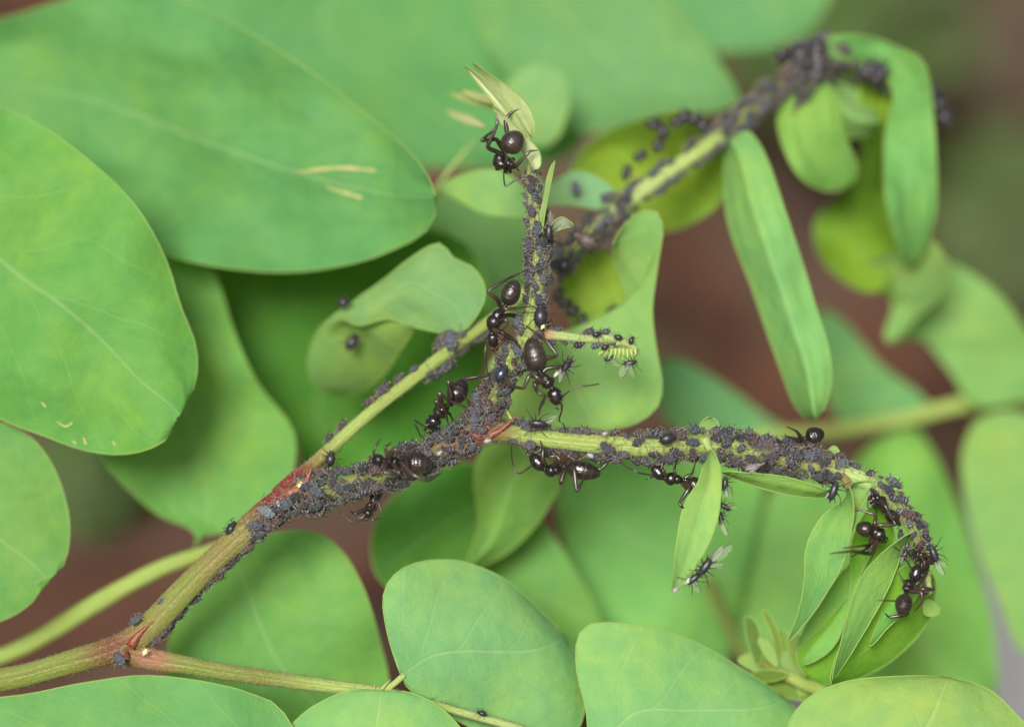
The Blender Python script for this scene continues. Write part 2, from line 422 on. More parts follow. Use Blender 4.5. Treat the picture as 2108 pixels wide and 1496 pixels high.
class Stem:
    def __init__(s, pts, n=10):
        # pts: x, y, z, width px, colour
        flat = [list(p[:4]) + list(p[4]) for p in pts]; q = spline([list(map(float, a)) for a in flat], n)
        s.c = [P(*a[:3]) for a in q]; s.r = [a[3] / 800 * (D + a[2]) / D for a in q]; s.col = [(max(a[4], 0), max(a[5], 0), max(a[6], 0), 1) for a in q]; s.q = q
        s.L = [0]
        for a, b in zip(s.c, s.c[1:]): s.L.append(s.L[-1] + (b - a).length)
    def at(s, d):
        k = 0
        while k < len(s.L) - 2 and s.L[k + 1] < d: k += 1
        t = min(max((d - s.L[k]) / max(s.L[k + 1] - s.L[k], 1e-9), 0), 1)
        return s.c[k].lerp(s.c[k + 1], t), (s.c[k + 1] - s.c[k]).normalized(), s.r[k] + (s.r[k + 1] - s.r[k]) * t
    def build(s, name, parent, hairs=0, ridge=.05, label=None):
        mb = MB()
        q = s.c; rs = [r * (1 + .05 * noise.noise(c * 9)) for r, c in zip(s.r, s.c)]
        loft(mb, q, rs, 20, 0, cols=s.col, ridge=ridge)
        o = mb.build(name, [STEM], parent, origin=s.c[0].copy())
        if label: o['label'] = label
        if hairs:
            mb = MB(); rnd = random.Random(int(s.L[-1] * 1000))
            for _ in range(hairs):
                c, t, r = s.at(rnd.random() * s.L[-1]); a = rnd.uniform(0, 6.28)
                n = (-FW - t * (-FW).dot(t)).normalized(); b = t.cross(n); d = n * math.cos(a) + b * math.sin(a)
                root = c + d * r * .97; tip = root + (d + t * rnd.uniform(.2, .9)) * rnd.uniform(.008, .022)
                sd = t.cross(d) * .0013
                mb.add([root - sd, root + sd, root + t * .0022, tip], [(0, 1, 3), (1, 2, 3), (2, 0, 3)])
            h = mb.build('stem_hairs', HAIR, o, origin=s.c[0].copy()); h['kind'] = 'stuff'
        return o
RED = (.125, .014, .009); RG = (.15, .10, .028); SG = (.135, .19, .03); SGL = (.22, .35, .075); SGP = (.27, .43, .13); BR = (.12, .05, .022); TG = (.15, .15, .035)

# ============================================================ the sharp shoot
shoot = empty('locust_shoot', P(250, 1340, 0), 'young black locust shoot with reddish stem, branching twigs and curled tips crowded with insects', 'plant')
ST = {}
ST['main'] = Stem([(-60, 1407, .10, 46, SG), (40, 1392, .08, 47, SG), (140, 1364, .05, 48, SG), (235, 1336, .03, 54, BR), (300, 1298, .02, 54, TG), (380, 1215, 0, 52, SG), (450, 1145, 0, 50, TG), (505, 1095, 0, 54, TG), (560, 1045, 0, 54, RED), (610, 1018, 0, 50, BR),
    (680, 1008, 0, 42, SG), (760, 985, 0, 36, SG), (850, 952, 0, 36, SG), (920, 918, 0, 36, RG), (975, 892, 0, 40, RED)])
ST['right'] = Stem([(930, 915, .01, 40, RG), (985, 893, 0, 46, RED), (1040, 890, 0, 36, TG), (1090, 899, 0, 34, SGL), (1180, 910, 0, 36, SGL), (1260, 916, 0, 38, SGL), (1350, 922, 0, 36, SGL), (1440, 916, 0, 38, SGL), (1500, 920, 0, 42, SGL), (1580, 934, 0, 40, SGL), (1660, 950, 0, 36, SGL), (1730, 968, 0, 34, SGP), (1790, 995, 0, 30, SGP), (1840, 1035, .02, 26, SGL), (1875, 1080, .03, 22, SGL), (1895, 1130, .03, 18, TG), (1908, 1180, .04, 14, SGL), (1915, 1222, .05, 9, SGP)])
ST['up'] = Stem([(955, 905, .01, 36, RED), (985, 870, 0, 40, RG), (1010, 825, 0, 32, SG), (1035, 775, 0, 32, SGL), (1065, 725, 0, 36, SGL), (1090, 680, 0, 38, SGL), (1099, 640, 0, 32, SGL), (1106, 590, 0, 28, SGL), (1108, 530, .02, 27, SGL), (1104, 470, .03, 27, SGL), (1098, 410, .03, 24, SGL), (1094, 360, .04, 20, SGL), (1094, 320, .05, 12, SGP)])
ST['twig'] = Stem([(1082, 690, 0, 24, SGL), (1115, 688, -.01, 22, (.36, .22, .14)), (1160, 692, -.02, 18, SGP), (1210, 697, -.02, 16, SGP), (1255, 698, -.02, 17, SGP), (1285, 702, -.02, 8, SGP)])
ST['rachis'] = Stem([(575, 1022, .02, 40, RED), (610, 985, .06, 34, RED), (640, 960, .10, 27, RG), (700, 905, .16, 26, SGL), (780, 835, .24, 25, SGL), (870, 765, .33, 25, SGL), (950, 702, .44, 26, SGL), (1030, 645, .55, 22, SGL), (1110, 575, .68, 20, SGL), (1190, 505, .78, 26, SGL), (1280, 425, .86, 30, SGP), (1380, 352, .93, 30, SGP), (1480, 282, 1.0, 28, SGL), (1560, 215, 1.1, 22, SG), (1640, 158, 1.18, 20, SG), (1695, 122, 1.25, 22, SGL), (1780, 140, 1.32, 14, SGL), (1830, 165, 1.4, 10, SGL)])
ST['lower'] = Stem([(262, 1345, .03, 46, RG), (320, 1358, .02, 44, (.24, .12, .07)), (380, 1368, .01, 36, SG), (460, 1382, 0, 34, SG), (560, 1396, 0, 31, SG), (680, 1412, 0, 26, SGL), (790, 1424, 0, 20, SGL), (880, 1446, .03, 16, SGL), (980, 1474, .07, 15, SGP), (1090, 1506, .10, 15, SGP), (1225, 1560, .12, 14, SGP)])
parts = {}
parts['main'] = ST['main'].build('stem', shoot, 2600)
parts['right'] = ST['right'].build('side_shoot', shoot, 3500, label='side twig arching to the right and hooking down at its tip')
parts['up'] = ST['up'].build('side_shoot', shoot, 2500, label='side twig rising straight up to a pale curled tip')
parts['twig'] = ST['twig'].build('side_shoot', shoot, 800, label='short pale twig jutting right with a feathery bud')
parts['rachis'] = ST['rachis'].build('leaf_stalk', shoot, 2500, label='long leaf stalk running up and back to the right, red at its foot')
parts['lower'] = ST['lower'].build('leaf_stalk', shoot, 3500, label='leaf stalk running along the bottom of the shoot')
def cone(a, b, w0, bow=0, mt=None, name='thorn', parent=None, flat=.6):
    mb = MB(); n = 8; pa = P(*a); pb = P(*b); d = (pb - pa); sd = d.cross(FW).normalized()
    cs = [pa + d * (i / n) + sd * bow * math.sin(math.pi * i / n) for i in range(n + 1)]
    loft(mb, cs, [w0 / 800 * (1 - i / n) ** 1.15 + .0012 for i in range(n + 1)], 8, 0, squash=[flat] * (n + 1))
    return mb.build(name, [mt or THORN], parent or shoot, origin=pa)
cone((1000, 900, -.04), (1067, 846, -.07), 17, -.02)
cone((1010, 880, -.03), (965, 900, -.06), 30)
cone((590, 1020, -.06), (643, 957, -.06), 40, -.03)
cone((268, 1330, -.04), (318, 1278, -.06), 22, .01)
cone((262, 1350, -.04), (238, 1352, -.09), 24)
cone((1435, 888, -.02), (1420, 893, -.04), 8)
for a, b in (((785, 1418, -.02), (803, 1398, -.05)), ((770, 1424, -.02), (772, 1408, -.04)), ((1055, 868, 0), (1042, 842, -.02))):
    cone(a, b, 8, 0, TAN, 'stipule')

# leaflets of the sharp lower stalk
lw = parts['lower']
def petiolule(a, b, w, col=SGP, parent=None, name='leaflet_stalk', **k):
    m_ = [(a[i] + b[i]) / 2 for i in range(3)]
    return Stem([(*a, w, col), (m_[0], m_[1] + 2, m_[2], w * .9, col), (*b, w * .9, col)]).build(name, parent or shoot, 0)
petiolule((792, 1420, 0), (832, 1388, -.02), 13, parent=lw)
leaflet(lw, [Q([(826, 1391), (800, 1312), (788, 1235), (806, 1188), (850, 1160), (905, 1151), (965, 1158), (1040, 1192), (1105, 1250), (1165, 1312), (1200, 1380), (1205, 1450), (1180, 1510), (1100, 1530), (990, 1505), (900, 1460), (850, 1425)], 0, 9, (-.03, .55), bend=-.12, cup=.10, tilt=.02, wav=.05)], (.18, .40, .145))
leaflet(lw, [Q([(788, 1424), (735, 1418), (690, 1430), (640, 1456), (600, 1492), (575, 1550), (640, 1680), (790, 1720), (930, 1660), (980, 1560), (950, 1500), (900, 1450), (840, 1423)], 0, 7, (-.06, -.12), bend=-.06, cup=.10, wav=.05)], (.19, .42, .135))
leaflet(lw, [Q([(1226, 1545), (1205, 1450), (1187, 1380), (1188, 1318), (1215, 1284), (1290, 1283), (1370, 1298), (1450, 1330), (1540, 1385), (1620, 1440), (1660, 1500), (1640, 1590), (1500, 1640), (1330, 1610)], 0, 9, (.02, .38), bend=-.10, cup=.10, wav=.06)], (.185, .41, .135))
leaflet(lw, [Q([(640, 1640), (590, 1475), (520, 1428), (420, 1402), (300, 1391), (180, 1404), (60, 1428), (-60, 1450), (-150, 1520), (-60, 1640), (150, 1740), (420, 1740)], 0, 8, (-.15, -.2), bend=-.08, cup=.12, wav=.04)], (.13, .34, .10))

# leaflets of the hooked right twig
rg = parts['right']
leaflet(rg, [Q([(1462, 922), (1482, 960), (1484, 1020), (1474, 1080), (1448, 1140), (1412, 1192), (1384, 1216), (1388, 1160), (1397, 1085), (1410, 1035), (1440, 985), (1448, 945)], 0, 6, (-.10, -.06), bend=-.08, tilt=.07, fold=.03, wav=.03, N=30, K=10)], (.25, .47, .13), label='pale folded leaflet hanging straight down')
petiolule((1452, 905, -.06), (1462, 926, -.10), 16, SGP, rg)
leaflet(rg, [Q([(1448, 905), (1436, 888), (1447, 866), (1462, 858), (1477, 868), (1488, 905)], 0, 3, (.02, .0), tilt=.03, wav=.02, N=12, K=8)], (.28, .46, .14))
leaflet(rg, [Q([(1486, 972), (1540, 973), (1610, 980), (1665, 995), (1712, 1014), (1690, 1024), (1630, 1020), (1560, 1002)], 0, 4, (-.03, -.05), bend=-.03, tilt=.05, fold=.02, wav=.02, N=24, K=8)], (.24, .45, .10))
leaflet(rg, [Q([(1748, 1000), (1758, 1050), (1750, 1100), (1735, 1160), (1705, 1215), (1668, 1270), (1622, 1320), (1645, 1255), (1656, 1190), (1660, 1125), (1690, 1065), (1735, 1030)], 0, 6, (-.05, .04), bend=-.05, tilt=.10, wav=.04, N=30, K=10)], (.20, .45, .13))
leaflet(rg, [Q([(1745, 998), (1795, 990), (1800, 1000), (1772, 1045), (1748, 1100), (1742, 1050)], 0, 4, (0, .02), tilt=.05, wav=.02, N=16, K=8)], (.24, .44, .13))
petiolule((1735, 975, -.02), (1750, 1003, -.04), 20, TG, rg)
leaflet(rg, [Q([(1915, 1180), (1926, 1215), (1912, 1275), (1875, 1325), (1820, 1370), (1760, 1398), (1712, 1408), (1722, 1350), (1770, 1280), (1820, 1215), (1860, 1165)], 0, 6, (.08, .22), bend=.05, tilt=-.12, cup=.05, wav=.04, flip=True)], (.17, .41, .06), label='broad cupped leaflet at the very tip seen from its underside')
leaflet(rg, [Q([(1872, 1098), (1858, 1130), (1838, 1190), (1800, 1265), (1758, 1335), (1714, 1398), (1732, 1320), (1752, 1240), (1778, 1180), (1815, 1140), (1845, 1115)], 0, 5, (-.02, -.02), bend=-.06, tilt=-.07, wav=.03, N=30, K=10)], (.23, .48, .12), label='narrow leaflet with a pale bluish right edge')
leaflet(rg, [Q([(1870, 1098), (1900, 1118), (1912, 1170), (1880, 1240), (1830, 1290), (1790, 1330), (1820, 1250), (1842, 1190)], 0, 5, (.03, .1), bend=.05, tilt=.04, wav=.03)], (.16, .42, .08))
leaflet(rg, [Q([(1800, 1040), (1832, 1075), (1840, 1120), (1800, 1180), (1762, 1250), (1748, 1290), (1750, 1210), (1752, 1130), (1770, 1075)], 0, 5, (.12, .2), bend=.04, wav=.03, flip=True)], (.14, .37, .05))
leaflet(rg, [Q([(1800, 1120), (1770, 1190), (1745, 1270), (1712, 1335), (1655, 1368), (1638, 1345), (1660, 1285), (1700, 1220), (1750, 1160)], 0, 4, (.18, .3), bend=.03, tilt=.05, wav=.03)], (.19, .43, .10))
leaflet(rg, [Q([(1780, 1200), (1770, 1300), (1735, 1380), (1700, 1410), (1660, 1390), (1640, 1345), (1690, 1290)], 0, 4, (.26, .36), tilt=-.06, wav=.03, flip=True)], (.16, .39, .06))
leaflet(rg, [Q([(1905, 1235), (1925, 1240), (1938, 1258), (1920, 1268), (1902, 1262)], 0, 2, (.1, .15), N=10, K=6)], (.23, .42, .10))
leaflet(rg, [Q([(1700, 938), (1708, 922), (1720, 918), (1728, 930), (1722, 944)], 0, 2, (0, -.02), N=8, K=6)], (.26, .45, .10))

# pale unopened leaves at the top of the upright twig
upn = parts['up']
leaflet(upn, [Q([(1096, 282), (1101, 255), (1086, 216), (1052, 182), (1012, 156), (974, 130), (1000, 168), (1030, 212), (1060, 245), (1080, 270)], 0, 5, (.02, .30), tilt=.05, bend=-.04, wav=.12, N=26, K=8)], (.50, .60, .28))
leaflet(upn, [Q([(1092, 292), (1076, 262), (1050, 222), (1015, 182), (985, 155), (957, 136), (980, 168), (1010, 206), (1042, 246), (1070, 280)], 0, 5, (-.01, .22), tilt=.05, bend=-.06, wav=.12, N=26, K=8)], (.60, .68, .38))
leaflet(upn, [Q([(1040, 214), (1020, 200), (985, 190), (945, 186), (975, 204), (1010, 214)], 0, 3, (.3, .8), wav=.1, N=14, K=6)], (.48, .54, .24))
leaflet(upn, [Q([(1100, 348), (1113, 340), (1110, 312), (1085, 282), (1052, 250), (1015, 217), (1032, 255), (1060, 290), (1082, 320)], 0, 5, (-.03, -.06), tilt=.03, wav=.02, N=26, K=8)], (.60, .68, .38))
leaflet(upn, [Q([(1030, 222), (1010, 205), (970, 196), (925, 193), (960, 210), (1000, 222)], 0, 3, (.5, .9), wav=.03, N=16, K=6)], (.42, .48, .20))
leaflet(upn, [Q([(1000, 262), (975, 242), (945, 232), (917, 228), (940, 246), (970, 258)], 0, 3, (.6, .95), wav=.03, N=16, K=6)], (.45, .48, .24))
leaflet(upn, [Q([(1115, 478), (1122, 440), (1130, 395), (1142, 332), (1128, 360), (1121, 400), (1113, 440)], 0, 3, (-.05, -.08), tilt=.02, wav=.02, N=20, K=6)], (.34, .50, .18))
leaflet(upn, [Q([(1136, 478), (1137, 460), (1155, 447), (1172, 455), (1180, 465), (1158, 471)], 0, 4, (-.03, .0), tilt=.03, wav=.02, N=14, K=8)], (.50, .56, .40))
# feathery bud on the short twig: a rod with comb leaflets
tw = parts['twig']
bud = Stem([(1268, 705, -.03, 14, SGP), (1288, 706, -.03, 14, SGP), (1304, 714, -.04, 11, SGP), (1309, 730, -.04, 6, SGP)]).build('bud', tw, 200)
for i in range(9):
    t = i / 8; x = 1238 + t * 62; y = 722 + 2 * math.sin(t * 3) + t * 3
    cone((x + 6, y - 8, -.04), (x - 5 + 14 * t, y + 9 + 6 * t + (i * 5 % 4) * 2, -.07 - (i % 3) * .01), 7 + i % 3, .004, None, 'folded_leaflet', tw).data.materials[0] = simple('bud_green', (.36, .46, .13), .5, .4, .2) if i == 0 else bpy.data.materials['bud_green']
for i in range(3):
    cone((1262 - i * 6, 715 - i * 3, -.03), (1232, 726 + i * 2, -.06), 10, .004, bpy.data.materials['bud_green'], 'folded_leaflet', tw)

# leaflets on the long leaf stalk that runs up and away
ra = parts['rachis']
leaflet(ra, [Q([(945, 686), (985, 645), (1000, 596), (975, 552), (935, 532), (903, 500), (850, 528), (790, 575), (730, 618), (662, 668), (700, 656), (742, 670), (800, 656), (860, 676)], 0, 9, (.40, .75), bend=-.08, cup=.06, wav=.10),
             Q([(850, 672), (800, 655), (745, 668), (700, 652), (664, 668), (636, 730), (645, 790), (700, 812), (770, 790), (820, 730)], 0, 7, (.50, 1.3), bend=-.02, cup=.05, wav=.06, flip=True)], (.17, .34, .12), label='curled leaflet rolled under, showing its darker underside with a dark insect')
petiolule((958, 700, .44), (944, 684, .41), 16, RG, ra)
leaflet(ra, [Q([(1262, 505), (1300, 448), (1345, 432), (1364, 470), (1352, 560), (1343, 640), (1350, 715), (1363, 790), (1350, 840), (1305, 872), (1240, 886), (1150, 886), (1060, 876), (1008, 815), (1012, 740), (1070, 700), (1150, 700), (1220, 728), (1290, 715), (1298, 640), (1275, 570)], 0, 10, (.62, .66), bend=.05, tilt=.10, wav=.06)], (.21, .40, .11))
leaflet(ra, [Q([(1190, 520), (1260, 525), (1290, 600), (1300, 680), (1240, 712), (1180, 668), (1150, 590)], 0, 3, (.95, .92), bend=.1, wav=.05, flip=True)], (.20, .36, .05))
leaflet(ra, [Q([(1462, 262), (1415, 228), (1330, 244), (1235, 278), (1178, 345), (1200, 400), (1275, 425), (1350, 478), (1440, 450), (1490, 405), (1500, 330)], 0, 4, (1.1, 1.5), bend=.25, cup=-.1, wav=.30, flip=True)], (.19, .35, .05), label='broad curled leaflet behind the stalk, dotted with insects')
leaflet(ra, [Q([(1500, 290), (1540, 270), (1580, 330), (1622, 450), (1670, 600), (1708, 730), (1708, 805), (1680, 862), (1640, 840), (1600, 740), (1550, 600), (1502, 470), (1490, 370)], 0, 7, (.90, .55), bend=-.1, fold=.15, tilt=.08, wav=.05)], (.20, .43, .13), label='long narrow folded leaflet hanging down')
leaflet(ra, [Q([(1240, 430), (1268, 402), (1235, 368), (1180, 352), (1130, 378), (1080, 352), (1110, 415), (1180, 422)], 0, 5, (.8, 1.1), wav=.06)], (.19, .38, .18))
leaflet(ra, [Q([(1100, 440), (1085, 395), (1040, 356), (980, 352), (905, 385), (950, 415), (990, 438), (1040, 445)], 0, 4, (.75, 1.0), wav=.05)], (.19, .38, .12))
leaflet(ra, [Q([(1695, 110), (1700, 80), (1770, 72), (1850, 98), (1905, 135), (1922, 250), (1928, 400), (1915, 480), (1880, 545), (1845, 500), (1822, 400), (1822, 280), (1840, 190), (1790, 140)], 0, 8, (1.25, 1.6), bend=-.2, wav=.30)], (.16, .39, .10))
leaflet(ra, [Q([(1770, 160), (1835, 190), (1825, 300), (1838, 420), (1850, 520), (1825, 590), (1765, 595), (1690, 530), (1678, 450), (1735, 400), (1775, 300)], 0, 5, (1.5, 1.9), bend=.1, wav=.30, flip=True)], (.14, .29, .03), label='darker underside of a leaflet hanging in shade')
leaflet(ra, [Q([(1690, 165), (1625, 180), (1600, 240), (1615, 310), (1650, 368), (1705, 394), (1750, 380), (1765, 340), (1735, 270), (1725, 200)], 0, 6, (1.2, 1.35), wav=.30)], (.18, .38, .08))
leaflet(ra, [Q([(1700, 180), (1745, 178), (1785, 210), (1810, 250), (1795, 274), (1740, 285), (1710, 255)], 0, 3, (1.15, 1.3), fold=.15, wav=.2)], (.22, .42, .14))
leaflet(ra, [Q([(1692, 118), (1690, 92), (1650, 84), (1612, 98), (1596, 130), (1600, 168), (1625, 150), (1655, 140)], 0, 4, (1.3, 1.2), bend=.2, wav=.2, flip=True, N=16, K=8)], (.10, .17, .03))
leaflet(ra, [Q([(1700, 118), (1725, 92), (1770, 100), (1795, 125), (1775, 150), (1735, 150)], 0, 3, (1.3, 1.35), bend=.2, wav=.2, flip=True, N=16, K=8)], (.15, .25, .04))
leaflet(ra, [Q([(1900, 480), (1955, 550), (1935, 610), (1890, 650), (1842, 702), (1820, 690), (1838, 620), (1775, 590), (1780, 545), (1850, 510)], 0, 4, (1.6, 1.9), wav=.30)], (.22, .41, .12))

# ============================================================ neighbouring compound leaves
def compound(label, stalk, leaves, hair=0):
    e = empty('compound_leaf', P(*stalk[0][:3]), label, 'leaf', 'other locust leaves around the sharp shoot')
    s = Stem(stalk).build('leaf_stalk', e, hair)
    for sh, col in leaves: leaflet(e, sh, col)
    return e
cA = compound('big out of focus locust leaf at upper left with three broad blue-green leaflets',
    [(-250, 100, 1.2, 30, SGL), (-230, 500, .8, 34, SGL), (-220, 900, .6, 34, SGL), (-230, 1300, .5, 34, SGL)], [
    ([Q([(-230, 120), (-120, 60), (0, 42), (110, 8), (230, -22), (360, -4), (500, 62), (640, 148), (760, 240), (855, 325), (905, 405), (885, 468), (820, 512), (720, 545), (600, 560), (490, 556), (400, 540), (320, 518), (180, 450), (0, 330), (-140, 230)], 0, 10, (1.9, .45), notch=8, bend=.10, cup=-.22, fold=.08, wav=.07, N=34, K=22)], GL),
    ([Q([(-230, 420), (-150, 250), (-40, 215), (80, 258), (190, 335), (280, 425), (340, 530), (372, 630), (404, 715), (402, 790), (374, 866), (330, 914), (255, 935), (170, 926), (80, 893), (0, 862), (-120, 790), (-210, 600)], 0, 10, (.55, .22), notch=13, bend=-.06, cup=.05, fold=.05, wav=.06, N=34, K=22)], GM),
    ([Q([(-230, 1050), (-160, 900), (-40, 866), (45, 888), (92, 932), (126, 1000), (143, 1080), (134, 1155), (94, 1207), (58, 1246), (0, 1278), (-100, 1290), (-200, 1200)], 0, 8, (.6, .38), notch=14, bend=-.05, cup=.06, wav=.05)], (.125, .31, .075)),
    ])
# brown scars on two of those leaflets
def scar(pts, z, w):
    mb = MB(); q = spline([list(map(float, p)) for p in pts], 6)
    loft(mb, [P(a[0], a[1], z) for a in q], [w / 800 * (.6 + .4 * math.sin(math.pi * i / (len(q) - 1))) for i in range(len(q))], 8, 0, squash=[.15] * len(q))
    return mb.build('scar', TAN, cA, origin=P(pts[0][0], pts[0][1], z))
SCARS = [([(610, 356), (640, 352), (700, 346), (775, 352)], 12), ([(672, 385), (705, 396), (745, 408)], 12), ([(85, 828), (95, 838)], 10), ([(118, 868), (135, 878), (150, 870)], 8), ([(150, 908), (158, 914)], 9), ([(172, 900), (178, 916)], 8), ([(232, 908), (238, 918)], 7)]

cB = compound('blurred locust leaf behind the thick stem at left with drooping dark leaflets',
    [(-60, 1372, 1.0, 30, SGL), (60, 1325, .95, 34, SGL), (200, 1240, .9, 36, SGL), (330, 1170, .9, 32, SGL), (470, 1118, 1.0, 24, SGL), (600, 1040, 1.3, 20, SGL), (760, 975, 1.8, 18, SGL)], [
    ([Q([(400, 1130), (402, 1092), (330, 1062), (262, 1005), (208, 935), (195, 800), (240, 660), (330, 520), (430, 545), (480, 680), (530, 790), (600, 880), (606, 950), (575, 1045), (515, 1092), (425, 1100)], 0, 7, (.92, 1.3), bend=.05, wav=.10)], (.14, .34, .08)),
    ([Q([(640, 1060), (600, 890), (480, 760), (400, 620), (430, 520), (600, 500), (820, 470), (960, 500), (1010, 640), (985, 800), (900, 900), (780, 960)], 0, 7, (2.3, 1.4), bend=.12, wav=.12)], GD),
    ([Q([(470, 1122), (400, 1200), (352, 1300), (345, 1400), (400, 1500), (560, 1560), (740, 1530), (800, 1450), (785, 1330), (748, 1210), (700, 1130), (640, 1092), (550, 1098)], 0, 6, (.55, .75), bend=.05, wav=.10)], (.14, .34, .08)),
    ([Q([(980, 1060), (985, 960), (900, 962), (830, 1005), (780, 1060), (764, 1120), (780, 1190), (850, 1235), (930, 1200), (975, 1130)], 0, 6, (1.15, 1.1), wav=.10)], (.050, .175, .018)),  # darkened pigment stands in for the shade on this leaflet
    ])
cC = compound('far blurred locust leaf filling the top with wide blue-green leaflets',
    [(900, -260, 3.4, 30, SGL), (1000, -140, 3.2, 30, SGL), (1250, -120, 3.2, 30, SGL), (1500, -160, 3.4, 26, SGL)], [
    ([Q([(960, -140), (700, -150), (350, -80), (300, 60), (600, 220), (760, 330), (980, 345), (1130, 335), (1200, 280), (1140, 200), (1050, 110)], 0, 7, (3.1, 2.3), bend=.1, cup=-.1, wav=.10)], GL),
    ([Q([(1120, -130), (1000, -60), (980, 40), (1060, 170), (1180, 270), (1330, 252), (1440, 236), (1520, 210), (1480, 130), (1400, 30), (1280, -80)], 0, 7, (2.6, 1.9), bend=.08, cup=-.1, wav=.10)], (.14, .32, .11)),
    ([Q([(1350, -140), (1300, -60), (1360, 40), (1440, 100), (1520, 105), (1620, 88), (1680, 40), (1720, -60), (1600, -150)], 0, 5, (3.4, 3.0), wav=.08)], (.12, .31, .11)),
    ([Q([(1040, 190), (1065, 150), (1110, 134), (1155, 155), (1172, 210), (1150, 280), (1105, 300), (1060, 260)], 0, 4, (1.7, 1.6), wav=.06)], (.19, .37, .13)),
    ([Q([(1090, 640), (1000, 680), (930, 600), (880, 500), (900, 400), (1000, 380), (1100, 420), (1130, 520)], 0, 4, (2.6, 2.4), wav=.08)], (.13, .29, .09)),
    ])
cD = compound('blurred locust leaf at the right edge on a thin level stalk',
    [(1540, 898, 2.6, 26, SGL), (1700, 888, 2.6, 28, SGL), (1860, 862, 2.6, 30, SGL), (2000, 830, 2.6, 30, SGL), (2170, 826, 2.7, 30, TG)], [
    ([Q([(2010, 835), (1960, 770), (1900, 700), (1835, 695), (1860, 610), (1925, 540), (1990, 558), (2060, 612), (2120, 690), (2200, 790), (2120, 820)], 0, 5, (2.5, 2.3), wav=.08)], (.20, .40, .11)),
    ([Q([(1920, 862), (1830, 885), (1740, 870), (1690, 790), (1670, 690), (1690, 640), (1740, 665), (1810, 750), (1890, 810)], 0, 5, (2.7, 2.8), wav=.06)], (.14, .35, .12)),
    ([Q([(1640, 905), (1520, 950), (1430, 920), (1370, 860), (1340, 790), (1355, 745), (1410, 745), (1500, 800), (1580, 860)], 0, 5, (2.6, 2.5), wav=.06)], (.13, .33, .13)),
    ([Q([(2040, 850), (2100, 850), (2180, 900), (2230, 1100), (2200, 1330), (2108, 1345), (2055, 1230), (2005, 1100), (1980, 960), (2000, 880)], 0, 5, (2.3, 2.0), wav=.06)], (.19, .37, .10)),
    ([Q([(1870, 880), (1920, 930), (1970, 1040), (2020, 1180), (2048, 1320), (2040, 1440), (1900, 1470), (1760, 1420), (1710, 1280), (1715, 1080), (1770, 940)], 0, 5, (2.5, 2.2), fold=.1, cup=.15, wav=.08)], (.19, .45, .10)),
    ])
cE = compound('broad blurred locust leaflets hanging behind the middle of the right twig',
    [(1480, 1060, 2.5, 18, SG), (1460, 1180, 2.2, 22, SG), (1500, 1290, 1.8, 22, SG), (1545, 1380, 1.5, 18, SG)], [
    ([Q([(1470, 1170), (1560, 1040), (1650, 980), (1760, 1000), (1810, 1130), (1770, 1320), (1660, 1410), (1560, 1390), (1500, 1290)], 0, 5, (2.4, 2.3), wav=.10)], (.20, .45, .11)),
    ([Q([(1480, 1180), (1560, 1060), (1560, 950), (1400, 910), (1230, 925), (1148, 1010), (1160, 1120), (1205, 1240), (1290, 1370), (1450, 1400), (1510, 1320)], 0, 5, (2.3, 2.0), wav=.10)], (.18, .44, .11)),
    ([Q([(990, 1260), (960, 1160), (1030, 1085), (1095, 1052), (1140, 1105), (1185, 1180), (1235, 1275), (1245, 1370), (1150, 1400), (1060, 1340)], 0, 6, (1.5, 1.4), wav=.08)], (.13, .31, .07)),
    ([Q([(960, 1172), (985, 1080), (975, 980), (1005, 915), (1100, 925), (1150, 985), (1125, 1050), (1060, 1125), (1000, 1160)], 0, 4, (.95, .8), fold=.12, wav=.08)], (.18, .37, .08)),
    ])
